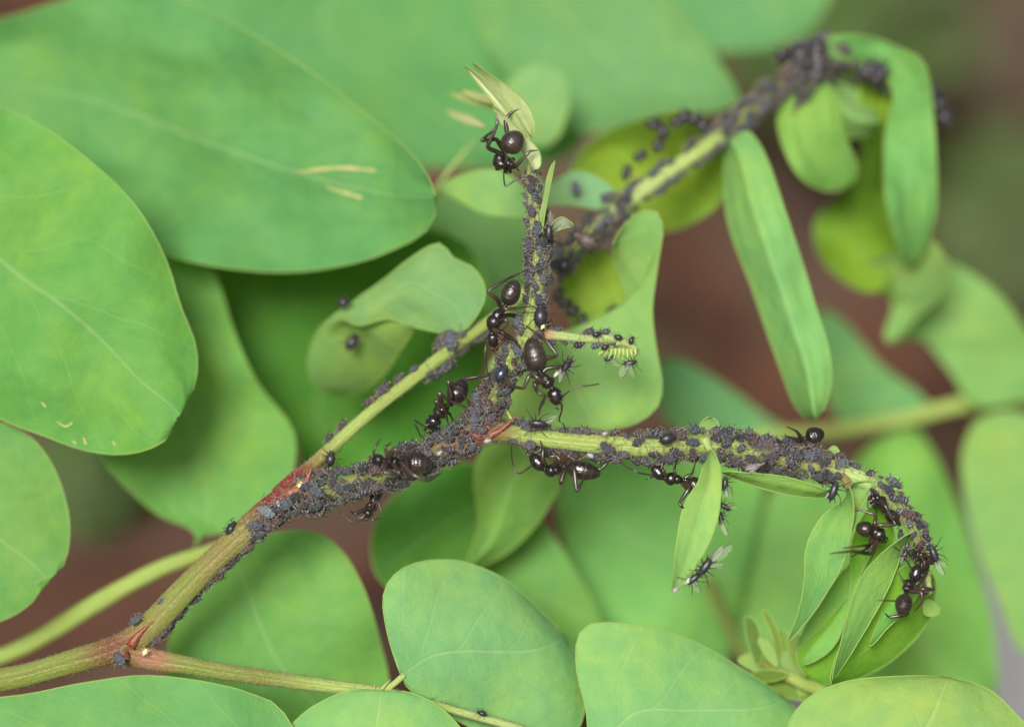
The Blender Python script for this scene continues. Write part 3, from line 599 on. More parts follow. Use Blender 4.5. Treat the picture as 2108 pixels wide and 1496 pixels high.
cF = compound('pale yellow-green leaflet in the bottom right corner with budding tips behind it',
    [(1545, 1350, .6, 14, SG), (1590, 1375, .5, 20, SG), (1650, 1405, .45, 26, SGL), (1720, 1450, .25, 24, SGL), (1820, 1640, .05, 20, SGL)], [
    ([Q([(1830, 1660), (1700, 1620), (1622, 1530), (1632, 1470), (1680, 1425), (1750, 1400), (1850, 1391), (1950, 1394), (2030, 1415), (2085, 1462), (2140, 1540), (2100, 1640)], 0, 7, (-.02, .1), bend=-.1, cup=.12, wav=.06)], (.23, .41, .11)),
    ([Q([(1560, 1372), (1545, 1340), (1535, 1300), (1532, 1270), (1552, 1275), (1566, 1310), (1570, 1345)], 0, 3, (.5, .5), N=14, K=6)], (.10, .18, .03)),
    ([Q([(1600, 1350), (1590, 1310), (1570, 1262), (1580, 1258), (1602, 1300), (1612, 1340)], 0, 3, (.5, .5), N=14, K=6)], (.15, .24, .03)),
    ([Q([(1640, 1400), (1580, 1390), (1530, 1370), (1520, 1352), (1570, 1340), (1620, 1345), (1660, 1372)], 0, 3, (.5, .55), wav=.2, N=14, K=8)], (.22, .36, .10)),
    ([Q([(1655, 1385), (1625, 1350), (1622, 1312), (1630, 1300), (1650, 1330), (1672, 1365)], 0, 3, (.5, .5), N=14, K=6)], (.20, .30, .06)),
    ([Q([(1620, 1385), (1570, 1378), (1535, 1395), (1560, 1402), (1600, 1400)], 0, 2, (.42, .5), wav=.2, N=14, K=6)], (.12, .20, .03)),
    ([Q([(1600, 1372), (1575, 1350), (1560, 1318), (1572, 1312), (1594, 1338)], 0, 3, (.45, .45), N=14, K=6)], (.24, .38, .10)),
    ([Q([(1680, 1400), (1640, 1350), (1590, 1330), (1600, 1300), (1650, 1310), (1700, 1350)], 0, 3, (.45, .55), wav=.2, N=14, K=8)], (.17, .27, .05)),
    ([Q([(1700, 1440), (1640, 1440), (1560, 1420), (1530, 1395), (1580, 1385), (1660, 1400)], 0, 3, (.5, .55), wav=.2, N=14, K=8)], (.14, .24, .04)),
    ([Q([(1740, 1460), (1680, 1460), (1640, 1420), (1650, 1370), (1700, 1390), (1740, 1410)], 0, 3, (.4, .5), wav=.2, N=14, K=8)], (.24, .38, .10)),
    ])
st = empty('grass_stalk', P(830, 500, 1.2), 'thin pale stalk blurred beside the tip of the upright twig', 'stalk')
mb = MB(); tube_px(mb, [(830, 500, 1.2, 6), (900, 385, 1.2, 7), (950, 320, 1.2, 7), (985, 285, 1.2, 5)], 0, 8, 6, (*SGP, 1)); mb.build('stalk', STEM, st, origin=P(830, 500, 1.2))
bpy.context.view_layer.update()
from mathutils.bvhtree import BVHTree
dg = bpy.context.evaluated_depsgraph_get()
def hit(x, y, zstart=-1.0):
    o = P(x, y, -8); ok, loc, nr, i, ob, mtx = S.ray_cast(dg, o, (P(x, y, 1) - o).normalized())
    return (loc, nr, ob) if ok else (None, None, None)
for pts, wd in SCARS:
    mb = MB(); q = spline([list(map(float, p)) for p in pts], 5); cs = []; ob = None
    for a in q:
        l, nr, ob2 = hit(a[0], a[1])
        if l is None: continue
        ob = ob or ob2; cs.append(l - FW * .004)
    if len(cs) > 1: loft(mb, cs, [wd / 800 * (.55 + .45 * noise.noise(c * 20)) for c in cs], 8, 0, squash=[.2] * len(cs)); mb.build('scar', TAN, ob if ob.parent else None, origin=cs[0].copy())

exec_insects = True
# ============================================================ aphids
def aphid_mesh(name, seed, slim=1.0, mats=None):
    rnd = random.Random(seed); mb = MB(); n = 13; X = Vector((1, 0, 0)); Y = Vector((0, 1, 0)); Z = Vector((0, 0, 1))
    prof = [(-.50, .01), (-.47, .08), (-.40, .17), (-.28, .255), (-.12, .30), (.04, .285), (.16, .235), (.25, .19), (.31, .165), (.36, .15), (.41, .145), (.45, .10), (.475, .01)]
    cs = [Vector((x, 0, .22 + .03 * math.cos(x * 4))) for x, r in prof]; rs = [r * (1 + rnd.uniform(-.04, .04)) for x, r in prof]; rs = [r * (slim if c.x < .1 else (slim + 1) / 2) for r, c in zip(rs, cs)]
    loft(mb, cs, rs, 14, 0, squash=[.86] * n, ref=Z, caps=False)
    # cauda and the two cornicles
    loft(mb, [Vector((-.46, 0, .22)), Vector((-.56, 0, .26)), Vector((-.62, 0, .30))], [.045, .035, .01], 6, 1, ref=Y)
    for s in (-1, 1):
        loft(mb, [Vector((-.30, .15 * s, .34)), Vector((-.42, .20 * s, .46)), Vector((-.50, .22 * s, .54))], [.032, .024, .02], 6, 2, ref=Y)
        ellipsoid(mb, Vector((.40, .12 * s, .27)), X, Y, Z, .035, .03, .035, 2, 6, 5)
        a = rnd.uniform(-.12, .12)                         # antennae swept back
        loft(mb, [Vector((.45, .05 * s, .30)), Vector((.52, .13 * s, .36)), Vector((.36, .30 * s, .46 + a)), Vector((.05, .42 * s, .50 + a)), Vector((-.2, .46 * s, .46 + a))], [.018, .014, .012, .010, .006], 4, 1, ref=Z)
        for k, (x0, dx) in enumerate(((.26, .30), (.14, .02), (.02, -.38))):
            e = rnd.uniform(-.08, .08); kn = Vector((x0 + dx * .55 + e, .40 * s, .38 + rnd.uniform(-.05, .12))); ft = Vector((x0 + dx * 1.2 + e, (.60 + rnd.uniform(-.08, .1)) * s, .0))
            loft(mb, [Vector((x0, .12 * s, .18)), kn.lerp(Vector((x0, .12 * s, .18)), .4) + Z * .05, kn, kn.lerp(ft, .6), ft, ft + Vector((dx * .2, .06 * s, 0))], [.03, .03, .021, .017, .013, .009], 4, 1, ref=Z)
    return mb.mesh(name, mats or [APH, LEG, DARKLEG])
AM = [aphid_mesh('aphid', i) for i in range(7)]
DARKAPH = aphid_mesh('aphid', 21, mats=[simple('dark_aphid', (.012, .014, .02), .36, .45, bscale=20, var=(.03, .024, .03)), DARKLEG, DARKLEG])
ALATE = aphid_mesh('body', 25, slim=.62, mats=[bpy.data.materials['dark_aphid'], DARKLEG, DARKLEG])
PALEAPH = aphid_mesh('shed_skin', 22, mats=[PALE, PALE, PALE])
YELAPH = aphid_mesh('aphid', 23, mats=[YEL, YEL, DARKLEG])
cands = []
def place(stem, a, b, n, dmin, lo, hi, key, size=.078, tilt=.35, lift=0, align=1.0, zone=None):
    """a, b: pixel x (or y) limits given as fraction of length"""
    st_ = ST[stem]; L = st_.L[-1]; rnd = random.Random(hash_(key + stem + str(a)))
    for _ in range(n):
        d = L * rnd.uniform(a, b); c, t, r = st_.at(d)
        n0 = (-FW - t * (-FW).dot(t)).normalized(); bn = t.cross(n0); ph = R(rnd.uniform(lo, hi)); nr = n0 * math.cos(ph) + bn * math.sin(ph)
        lf = r * .93 + lift * rnd.random()
        p = c + nr * lf
        if any((p - q[0]).length < dmin * rnd.uniform(.85, 1.1) for q in cands[-700:]): continue
        dirn = -t if rnd.random() < .72 else t
        an = rnd.gauss(0, .5) * align
        fw_ = dirn * math.cos(an) + nr.cross(dirn) * math.sin(an)
        tl = rnd.uniform(-.05, tilt * 1.6)
        fw_ = (fw_ - nr * tl).normalized(); up_ = (nr - fw_ * nr.dot(fw_)).normalized()
        sc = size * rnd.choice((.5, .68, .82, .9, 1, 1.05, 1.15, 1.28)) * rnd.uniform(.92, 1.08)
        cands.append((p, fw_, up_, sc, key, ph, rnd.random()))
def hash_(s):
    h = 7
    for ch in s: h = (h * 31 + ord(ch)) % 1000003
    return h
# fractions found from the length of each stem
def fr(stem, x, y):
    p = P(x, y, 0); st_ = ST[stem]; k = min(range(len(st_.c)), key=lambda i: (st_.c[i] - p).length); return st_.L[k] / st_.L[-1]
m0, m1, m2, m3 = fr('main', 505, 1098), fr('main', 620, 1010), fr('main', 800, 970), fr('main', 970, 890)
place('main', fr('main', 300, 1300), fr('main', 500, 1100), 170, .036, 68, 116, 'low', .058, .2)
place('main', m0, m1, 900, .047, 4, 104, 'mainA', .084, .4, .02)
place('main', m1, m2, 1800, .045, -104, 104, 'mainA', .080, .45, .03)
place('main', m2, m3, 1800, .042, -104, 104, 'mainB', .074, .45, .03)
u1 = fr('up', 1035, 775); u2 = fr('up', 1090, 680); u3 = fr('up', 1099, 640)
place('up', fr('up', 985, 875), u1, 1500, .041, -110, 110, 'upA', .074, .45, .03)
place('up', u1, u2, 300, .046, -100, 100, 'upA', .078, .4, .02)
place('up', u3 + .02, fr('up', 1107, 575), 300, .041, -100, 100, 'upB', .068, .3)
place('up', fr('up', 1107, 575), fr('up', 1105, 470), 1000, .036, -105, 105, 'upB', .070, .4, .02)
place('up', fr('up', 1105, 470), fr('up', 1094, 350), 400, .040, -105, 105, 'upB', .064, .3)
place('right', fr('right', 1050, 890), fr('right', 1240, 915), 38, .055, 40, 105, 'rA', .076, .4)
place('right', fr('right', 1050, 890), fr('right', 1240, 915), 110, .052, -110, -55, 'rA', .076, .4)
place('right', fr('right', 1080, 895), fr('right', 1440, 915), 60, .085, -55, 45, 'rA', .076, .2)
place('right', fr('right', 1240, 915), fr('right', 1450, 915), 320, .050, 30, 110, 'rA', .078, .5, .02)
place('right', fr('right', 1240, 915), fr('right', 1450, 915), 160, .050, -110, -50, 'rA', .078, .5, .02)
place('right', fr('right', 1470, 915), fr('right', 1730, 968), 1500, .041, -105, 105, 'rB', .074, .5, .03)
place('right', fr('right', 1730, 968), fr('right', 1800, 1000), 60, .052, -110, -60, 'rC', .06, .3)
place('right', fr('right', 1730, 968), fr('right', 1760, 980), 60, .052, 60, 110, 'rC', .078, .3)
place('right', fr('right', 1800, 1005), fr('right', 1898, 1150), 500, .044, -110, 110, 'rC', .070, .45, .03)
place('right', fr('right', 1898, 1150), fr('right', 1915, 1220), 30, .05, -110, 110, 'rC', .058, .4)
place('twig', .15, .9, 60, .055, 60, 110, 'tw', .066, .3)
place('twig', .15, .9, 50, .055, -110, -70, 'tw', .066, .3)
g = lambda x, y, z: min(range(len(ST['rachis'].c)), key=lambda i: (ST['rachis'].c[i] - P(x, y, z)).length)
gr = lambda x, y, z: ST['rachis'].L[g(x, y, z)] / ST['rachis'].L[-1]
place('rachis', gr(680, 920, .15), gr(860, 770, .3), 14, .06, -110, -60, 'raA', .075, .3)
place('rachis', gr(880, 760, .3), gr(1010, 660, .5), 30, .06, 40, 110, 'raA', .085, .3)
place('rachis', gr(930, 720, .4), gr(1000, 665, .5), 14, .06, -110, -30, 'raA', .085, .3)
place('rachis', gr(1140, 550, .7), gr(1300, 410, .87), 500, .048, -110, 110, 'raB', .080, .5, .03)
place('rachis', gr(1300, 410, .87), gr(1480, 282, 1.0), 90, .05, 50, 110, 'raB', .078, .3)
place('rachis', gr(1300, 410, .87), gr(1480, 282, 1.0), 60, .05, -110, -40, 'raB', .078, .3)
place('rachis', gr(1490, 275, 1.0), gr(1640, 158, 1.18), 150, .048, -50, 50, 'raB', .088, .4, .02)
place('rachis', gr(1490, 275, 1.0), gr(1640, 158, 1.18), 700, .048, -110, 110, 'raB', .080, .4, .02)
place('rachis', gr(1610, 178, 1.18), gr(1700, 120, 1.25), 260, .055, -110, 110, 'raB', .1, .6, .08)
place('rachis', gr(1700, 120, 1.25), gr(1830, 165, 1.4), 60, .06, -110, 110, 'raB', .09, .5, .05)
def basis(fw_, up_): return Matrix((fw_, up_.cross(fw_), up_)).transposed()
def put(mesh, p, fw_, up_, sc, name='aphid'):
    o = bpy.data.objects.new(name, mesh); COL.objects.link(o)
    o.matrix_world = Matrix.Translation(p) @ basis(fw_, up_).to_4x4() @ Matrix.Scale(sc, 4); return o
vis = sorted(cands, key=lambda c: -(c[3] * (1 if abs(c[5]) < R(100) else .5) * (.85 if c[4] in ('raB',) else 1)))
NIND = 262

LM = [(330,1270,'lower stem'),(520,1090,'stem below the red node'),(620,1010,'stem beside the red node'),(720,1000,'thick stem past the red node'),(820,960,'thick stem around the lying ant'),(910,915,'thick stem under the bent-over ant'),(990,885,'twig fork by the red thorn'),
 (1015,820,'foot of the upright twig'),(1060,740,'upright twig beside the largest ant'),(1097,650,'bare middle of the upright twig'),(1107,560,'upright twig above the middle ant'),(1103,460,'upright twig by the white leaflet'),(1095,370,'top of the upright twig'),
 (1090,899,'right twig next to the thorn'),(1190,910,'right twig above the hanging ant'),(1290,918,'right twig before the half-hidden ant'),(1390,920,'right twig above the half-hidden ant'),(1500,920,'right twig past the hanging leaflet'),(1590,935,'right twig above the level leaflet'),(1680,955,'right twig below the diving ant'),(1770,985,'start of the right bend'),(1850,1050,'outside of the right bend'),(1895,1130,'hooked tip'),
 (1190,695,'short pale twig'),(740,870,'near leaf stalk'),(900,740,'middle of the leaf stalk'),(970,690,'leaf stalk by the curled leaflet'),(1210,490,'blurred stalk bend'),(1330,390,'blurred stalk by the curled leaf'),(1420,325,'pale stretch of the blurred stalk'),(1540,230,'upper blurred stalk'),(1660,140,'top clump of the blurred stalk'),(1800,150,'far end of the blurred stalk')]
LMZ = {i: 0 for i in range(len(LM))}
TINT = [((.070,.082,.098),'blue-grey'),((.082,.070,.088),'violet'),((.045,.045,.052),'charcoal'),((.085,.052,.046),'reddish'),((.125,.138,.148),'pale grey')]
def tint(v): return TINT[0 if v < .32 else 1 if v < .58 else 2 if v < .80 else 3 if v < .90 else 4]
def topx(p):
    d = p - cam.location; z = d.dot(FW); return 1054 + d.dot(RT) / z * D * 400, 748 - d.dot(UP) / z * D * 400
def tell(c):
    x, y = topx(c[0]); far = c[4] in ('raA', 'raB')
    i = min(range(len(LM)), key=lambda j: (LM[j][0] - x) ** 2 + (LM[j][1] - y) ** 2 + (0 if ('stalk' in LM[j][2]) == far else 1e9))
    col, cn = tint(c[6]); sz = 'tiny' if c[3] < .058 else 'small' if c[3] < .07 else 'medium' if c[3] < .084 else 'large'
    hx, hy = c[1].dot(RT), c[1].dot(UP)
    hd = ('right' if hx > 0 else 'left') if abs(hx) > abs(hy) else ('up' if hy > 0 else 'down')
    u = c[2].dot(UP); r_ = c[2].dot(RT); vert = c[4] in ('upB', 'upA') ; e = r_ if vert else u
    sd = 'face' if abs(e) < .5 else (('right' if e > 0 else 'left') if vert else ('upper' if e > 0 else 'lower')) + ' edge'
    return '%s%s %s aphid facing %s, %s of %s' % ('blurred ' if far else '', sz, cn, hd, sd, LM[i][2]), 'aphids on the ' + LM[i][2], col
for c in vis[:NIND]:
    o = put(AM[int(c[6] * 69.99) % 7], *c[:4]); lb, gp, col = tell(c); v_ = .6 + .95 * (c[6] * 97 % 1) ** 1.4; o.color = (col[0] * v_, col[1] * v_, col[2] * v_, 1); tag(o, lb, 'aphid', gp)
mb = MB()
for c in vis[NIND:]:
    me = AM[int(c[6] * 6.99)]; Mx = Matrix.Translation(c[0]) @ basis(c[1], c[2]).to_4x4() @ Matrix.Scale(c[3], 4)
    uvl = [(0, 0)] * len(me.vertices)
    for lo in me.loops: uvl[lo.vertex_index] = tuple(me.uv_layers[0].data[lo.index].uv)
    n0 = len(mb.v); mb.v += [Mx @ v.co for v in me.vertices]
    for pl in me.polygons: mb.f.append(tuple(i + n0 for i in pl.vertices)); mb.m.append(pl.material_index)
    mb.uv += uvl; mb.c += [(*tint(c[6])[0], 1)] * len(me.vertices)
print('aphids', len(cands))
if mb.v: tag(mb.build('aphid_crowd', [APH, LEG, DARKLEG]), 'smallest aphids filling the gaps of the colonies on the twigs', 'aphids', kind='stuff')

# single aphids that stand out; ang = heading in the picture (degrees, 0 = right, 90 = up)
def dirp(ang, dep=0): return (RT * math.cos(R(ang)) + UP * math.sin(R(ang)) + FW * dep).normalized()
def one(x, y, z, ang, sc, label, mesh=None, dep=0, up=None, group=None, name='aphid', cat='aphid'):
    f_ = dirp(ang, dep); u = -FW if up is None else dirp(up) * .8 - FW * .5; u = (u - f_ * u.dot(f_)).normalized()
    o = put(mesh or AM[int(x) % 7], P(x, y, z), f_, u, sc, name); o.color = (.10, .11, .14, 1); return tag(o, label, cat, group)
one(482, 1090, -.02, 60, .085, 'lone dark round aphid perched on the upper edge of the stem left of the colony', DARKAPH, up=150)
one(681, 944, .10, 80, .085, 'lone dark aphid hanging on the underside of the leaf stalk above the colony', DARKAPH)
one(283, 1280, -.05, 30, .075, 'grey aphid on the top of the stem just above the lower red joint', AM[1], up=120)
one(338, 1240, -.02, 40, .06, 'small grey aphid on the upper edge of the lower stem', AM[2], up=130)
one(247, 1356, -.09, 120, .085, 'blue-grey aphid sitting on the red joint at lower left', AM[3])
one(1113, 650, -.06, 90, .125, 'shiny black and blue winged-type aphid on the bare part of the upright twig', DARKAPH)
one(1033, 768, -.08, 60, .10, 'round glossy blue-black aphid on the upright twig left of the large ant', aphid_mesh('aphid', 31, mats=[GLOSSBLUE, DARKLEG, DARKLEG]))
one(1072, 662, -.03, 80, .085, 'grey aphid on the left side of the upright twig beside the middle ant', AM[4], up=170)
one(1374, 902, -.08, 20, .09, 'glossy dark aphid among grey ones on the right twig before the hanging leaflet', DARKAPH)
one(990, 1471, .05, 160, .055, 'tiny dark aphid on the pale stalk at the bottom edge', DARKAPH, up=70)
one(618, 998, -.09, 70, .042, 'tiny pale yellow aphid in the crook of the red node', YELAPH)
one(299, 1341, -.08, 60, .038, 'tiny pale yellow aphid on the lower red joint', YELAPH)
one(1118, 671, -.09, 60, .036, 'tiny pale yellow aphid below the shiny black one on the upright twig', YELAPH)
one(576, 1040, -.08, 120, .06, 'white shed aphid skin stuck on the red node', PALEAPH, name='shed_skin', cat='shed skin')
one(1392, 1213, -.1, 30, .045, 'pale shed skin at the tip of the hanging leaflet', PALEAPH, name='shed_skin', cat='shed skin')
for (x, y, a, s) in ((905, 932, 40, .035), (1004, 907, 10, .04), (1215, 937, 150, .038), (1245, 892, 20, .032)):
    one(x, y, -.09, a, s, 'whitish shed aphid skin caught among the aphids on the twig', PALEAPH, name='shed_skin', cat='shed skin', group='shed skins among the aphids')
one(928, 700, .38, 100, .12, 'blurred blue-grey aphid at the foot of the curled leaflet', AM[5])
one(708, 622, .6, 20, .07, 'blurred dark aphid on the upper edge of the curled leaflet', DARKAPH)
one(725, 703, .75, 60, .10, 'dark blurred aphid inside the curled leaflet underside', DARKAPH)
one(1162, 545, .5, 70, .09, 'blurred dark aphid hanging under the far stalk', DARKAPH)
one(1185, 388, .85, 100, .08, 'blurred brown aphid alone on the small leaflet right of the upright twig', AM[2])
one(1205, 495, .5, 150, .15, 'blurred brown rounded insect at the bend of the far leaf stalk', aphid_mesh('aphid', 41, mats=[simple('brown_aphid', (.05, .035, .03), .5, .4, var=(.11, .085, .07), bscale=8), DARKLEG, DARKLEG]))
for (x, y, a) in ((1345, 255, 20), (1355, 300, 60), (1365, 270, 100), (1318, 322, 30), (1290, 355, 70), (1430, 245, 10), (1410, 240, 50), (1445, 258, 150), (1395, 250, 30)):
    one(x, y, 1.02, a, .09, 'blurred dark aphid on the underside of the broad curled leaflet', DARKAPH, group='aphids on the broad curled leaflet')
for (x, y, a) in ((1790, 150, 30), (1805, 160, 60), (1815, 148, 100), (1800, 140, 0), (1780, 145, 10)):
    one(x, y, 1.25, a, .10, 'blurred dark aphid at the top of the far hanging leaflet', DARKAPH, group='aphids on the far hanging leaflet')
for (x, y, a, l_) in ((1918, 190, 110, 'upper'), (1930, 215, 115, 'middle'), (1942, 242, 120, 'lowest')):
    one(x, y, 1.45, a, .12, '%s of the three blurred dark insects on the outer edge of the far hanging leaflet' % l_, DARKAPH)
for (x, y, a) in ((1180, 640, 30), (1200, 660, 80), (1165, 625, 10), (1150, 605, 60), (1260, 640, 40)):
    one(x, y, .82, a, .085, 'blurred dark aphid on the shaded underside behind the twig fork', DARKAPH, group='aphids in the shade behind the fork')

for k in range(16):  # near-black skins here stand in for the shadow over the clump
    one(1612 + (k * 37) % 75, 112 + (k * 23) % 60 - ((k * 37) % 75) * .3, 1.12, k * 53, .095, 'blurred dark aphid in the clump under the rolled leaf at the far stalk top', DARKAPH, group='dark aphids in the far top clump')
for (x, y, a, l_) in ((1228, 688, 10, 'on top of the pale twig near its bud'), (1272, 694, 170, 'on top of the feathery bud'), (1300, 700, 60, 'at the outer corner of the feathery bud'), (1246, 714, 30, 'under the twig just before the feathery bud')):
    one(x, y, -.06, a, .046, 'small dark aphid ' + l_, DARKAPH)
# winged aphids: body with two wings
def wing(parent, root, ang, L, W, alpha, dep=0, twist=0):
    L *= .78; W *= .8; mb = MB(); n = 12; f_ = dirp(ang, dep); sd = f_.cross(-FW + UP * twist).normalized(); nn = f_.cross(sd)
    v = []; uv = []; f = []
    for i in range(n + 1):
        s = i / n; w_ = W * math.sin(math.pi * min(.04 + s * .9, 1)) ** .7 * (.35 + .65 * s)
        for k in range(5):
            q = k / 4; v.append(root + f_ * (L * s) + sd * (w_ * (q - .25)) + nn * (.012 * math.sin(s * 3) * L * 4 * (q - .5))); uv.append((s, q))
    for i in range(n):
        for k in range(4): a = i * 5 + k; f.append((a, a + 5, a + 6, a + 1))
    mb.add(v, f, 0, uv)
    ed = [v[i * 5] for i in range(n + 1)]; loft(mb, ed, [.0016] * len(ed), 4, 1)
    o = mb.build('wing', [WING, DARKLEG], None, origin=root); o.color = (1, 1, 1, alpha); o.parent = parent; o.location = root - parent.location; return o
def winged(x, y, z, ang, sc, label, wings):
    e = empty('winged_aphid', P(x, y, z), label, 'winged aphid')
    o = put(ALATE, P(x, y, z), dirp(ang), -FW, sc, 'body')
    f_ = dirp(ang); u = (-FW - f_ * (-FW).dot(f_)).normalized(); o.matrix_world = Matrix.Translation(P(x, y, z)) @ basis(f_, u).to_4x4() @ Matrix.Scale(sc, 4)
    o.parent = e; o.matrix_parent_inverse = Matrix.Identity(4); o.location = (0, 0, 0)
    for (a, L, W, al, dep, tw_) in wings: wing(e, P(x, y, z - .03), a, L, W, al, dep, tw_)
winged(1452, 1165, -.12, 235, .115, 'largest winged aphid with raised pinkish wings on the edge of the hanging leaflet', [(52, .17, .06, .5, -.1, 0), (40, .22, .07, .18, .1, .4), (10, .12, .06, .12, 0, .3)])
winged(1428, 1190, -.11, 220, .09, 'winged aphid near the leaflet tip with a bright white wing', [(212, .07, .042, .9, 0, 0), (-65, .10, .06, .15, 0, .3)])
winged(1492, 996, -.08, 85, .085, 'black winged aphid hanging just right of the top of the hanging leaflet', [(-62, .10, .05, .12, 0, .3), (-75, .09, .04, .25, 0, 0)])
winged(1491, 1042, -.08, 150, .075, 'small winged aphid with outspread wing below the black one by the hanging leaflet', [(0, .085, .025, .3, 0, 0)])
winged(1484, 1066, -.09, 95, .07, 'winged aphid with folded pale wings above the largest one', [(-68, .12, .042, .45, 0, 0)])
winged(1166, 752, -.04, 235, .10, 'winged aphid dangling in the air right of the large ant', [(225, .11, .035, .7, 0, 0), (250, .12, .04, .25, 0, 0), (60, .06, .03, .3, 0, 0)])
winged(1297, 747, -.07, 10, .075, 'black winged aphid under the feathery bud with clear wings', [(-120, .11, .07, .12, 0, .2), (-70, .10, .05, .12, 0, .3)])
winged(1108, 871, -.06, 175, .10, 'black winged aphid on top of the right twig near the red thorn', [(25, .13, .045, .15, 0, .2), (15, .10, .03, .35, 0, 0)])
winged(1130, 478, -.08, 265, .09, 'slender winged aphid on the right side of the upright twig by the white leaflet', [(88, .14, .03, .4, 0, 0), (78, .12, .03, .15, 0, 0)])
winged(1922, 1140, -.06, 110, .10, 'winged aphid on the outer bend of the hooked tip', [(-62, .15, .05, .35, 0, 0), (-40, .12, .05, .15, 0, .3)])
winged(1570, 955, -.12, 40, .07, 'winged aphid with blurred pale wings on the right twig above the narrow level leaflet', [(200, .12, .045, .3, 0, 0), (215, .10, .03, .3, 0, 0)])
winged(1255, 738, -.04, 200, .06, 'tiny winged aphid hanging left of the one under the feathery bud', [(-30, .08, .04, .15, 0, .2)])
winged(1715, 1010, -.10, 70, .11, 'stout blue-grey winged-type aphid at the end of the narrow level leaflet', [(230, .07, .03, .4, 0, 0)])
winged(1862, 1142, -.08, 70, .07, 'small grey winged aphid at the top of the narrow leaflet near the hooked tip', [(250, .06, .03, .3, 0, 0)])

# ============================================================ ants
def ant(label, H, Nk, W, G, rh, rt, rg, legs, ants_, zb=0.0, down=.5, tmid=None, silver=.5, gz=1.0):
    """H head front, Nk neck, W waist, G end of abdomen: (x, y, z). radii in photo pixels"""
    e = empty('ant', P(*W), label, 'ant')
    h, nk, wa, ge = [P(*q) for q in (H, Nk, W, G)]; k = 1 / 400
    cs = []; rs = []; cl = []
    def seg(a, b, R_, n, p1=2.0, mn=.006, c=0, mid=None, shape=None):
        for i in range(n):
            u = (i + .5) / n; m_ = a.lerp(b, u)
            if mid is not None: m_ += (mid - a.lerp(b, .5)) * (4 * u * (1 - u))
            r = R_ * k * (max(0, 1 - abs(2 * u - 1) ** p1)) ** .5
            if shape: r *= shape(u)
            cs.append(m_); rs.append(max(r, mn)); cl.append((c, .22 if (n > 30 and i % 7 == 5 and 8 < i) else 0, 0, 1))
    seg(h, nk, rh, 14, 2.6, .004, 0, shape=lambda u: .78 + .3 * u if u < .75 else 1.0)
    tm = P(*tmid) if tmid else None
    w1 = nk.lerp(wa, .03); w2 = nk.lerp(wa, .82)
    seg(w1, w2, rt, 20, 2.4, .008, 0, tm, shape=lambda u: 1.0 + .12 * math.sin(u * 5.5 + .2) - .28 * max(0, u - .5) - .22 * math.exp(-((u - .55) / .08) ** 2))
    seg(w2, wa, rt * .55, 6, 2, .006, 0)
    seg(wa, ge, rg * .95, 36, 2.0, .004, silver, shape=lambda u: (1.10 - .34 * u) * (1 - .03 * (int(u * 36) % 7 == 5 and u > .25)))
    mb = MB(); loft(mb, cs, rs, 18, 0, cols=cl)
    # jaws
    ax = (h - nk).normalized(); sd = ax.cross(-FW).normalized()
    for s in (-1, 1):
        loft(mb, [h - ax * rh * k * .3 + sd * rh * k * .35 * s, h + ax * rh * k * .25 + sd * rh * k * .38 * s, h + ax * rh * k * .6 + sd * rh * k * .08 * s], [.008, .007, .002], 6, 1)
    for lg in legs:
        n = len(lg); pts = []
        for i, q in enumerate(lg):
            z = q[2] if len(q) > 2 else zb; pts.append([q[0], q[1], z, (7.6 if i == 0 else 8.6 if i == 1 and n > 3 else 5.4 if i < n - 1 else 2.2)])
        if n >= 3:
            # slender tarsus: straight segments with rounded joints
            q = []
            for i in range(n - 1):
                for j in range(7):
                    u = j / 7; a, b = pts[i], pts[i + 1]; x = [p_ + (q_ - p_) * u for p_, q_ in zip(a, b)]
                    x[3] = a[3] + (b[3] - a[3]) * u + (1.6 * math.sin(math.pi * u) if i < n - 2 else 0); q.append(x)
            q.append(pts[-1])
            q = [q[0]] + [[(a + b * 2 + c) / 4 for a, b, c in zip(q[i - 1], q[i], q[i + 1])] for i in range(1, len(q) - 1)] + [q[-1]]
        else: q = spline(pts, 8)
        loft(mb, [P(*a[:3]) for a in q], [a[3] / 800 for a in q], 8, 1)
    body = mb.build('body', [ANT, ANTLEG], e, origin=wa)
    hc = h.lerp(nk, .5)
    for s in (-1, 1):
        m2 = MB(); ellipsoid(m2, hc - FW * rh * k * .45 + sd * rh * k * .82 * s, ax, sd, FW, rh * k * .24, rh * k * .15, rh * k * .2, 0, 10, 6); m2.build('eye', GLOSSBLUE, e, origin=hc + sd * rh * k * .8 * s)
    for an in ants_:
        m2 = MB(); n = len(an); pts = [[q[0], q[1], q[2] if len(q) > 2 else zb, (3.8 if i == 0 else 3.6 if i < n - 1 else 3.0)] for i, q in enumerate(an)]
        q = spline(pts, 4); loft(m2, [P(*a[:3]) for a in q], [a[3] / 800 for a in q], 6, 0); m2.build('antenna', [ANTLEG], e, origin=P(*pts[0][:3]))
    return e
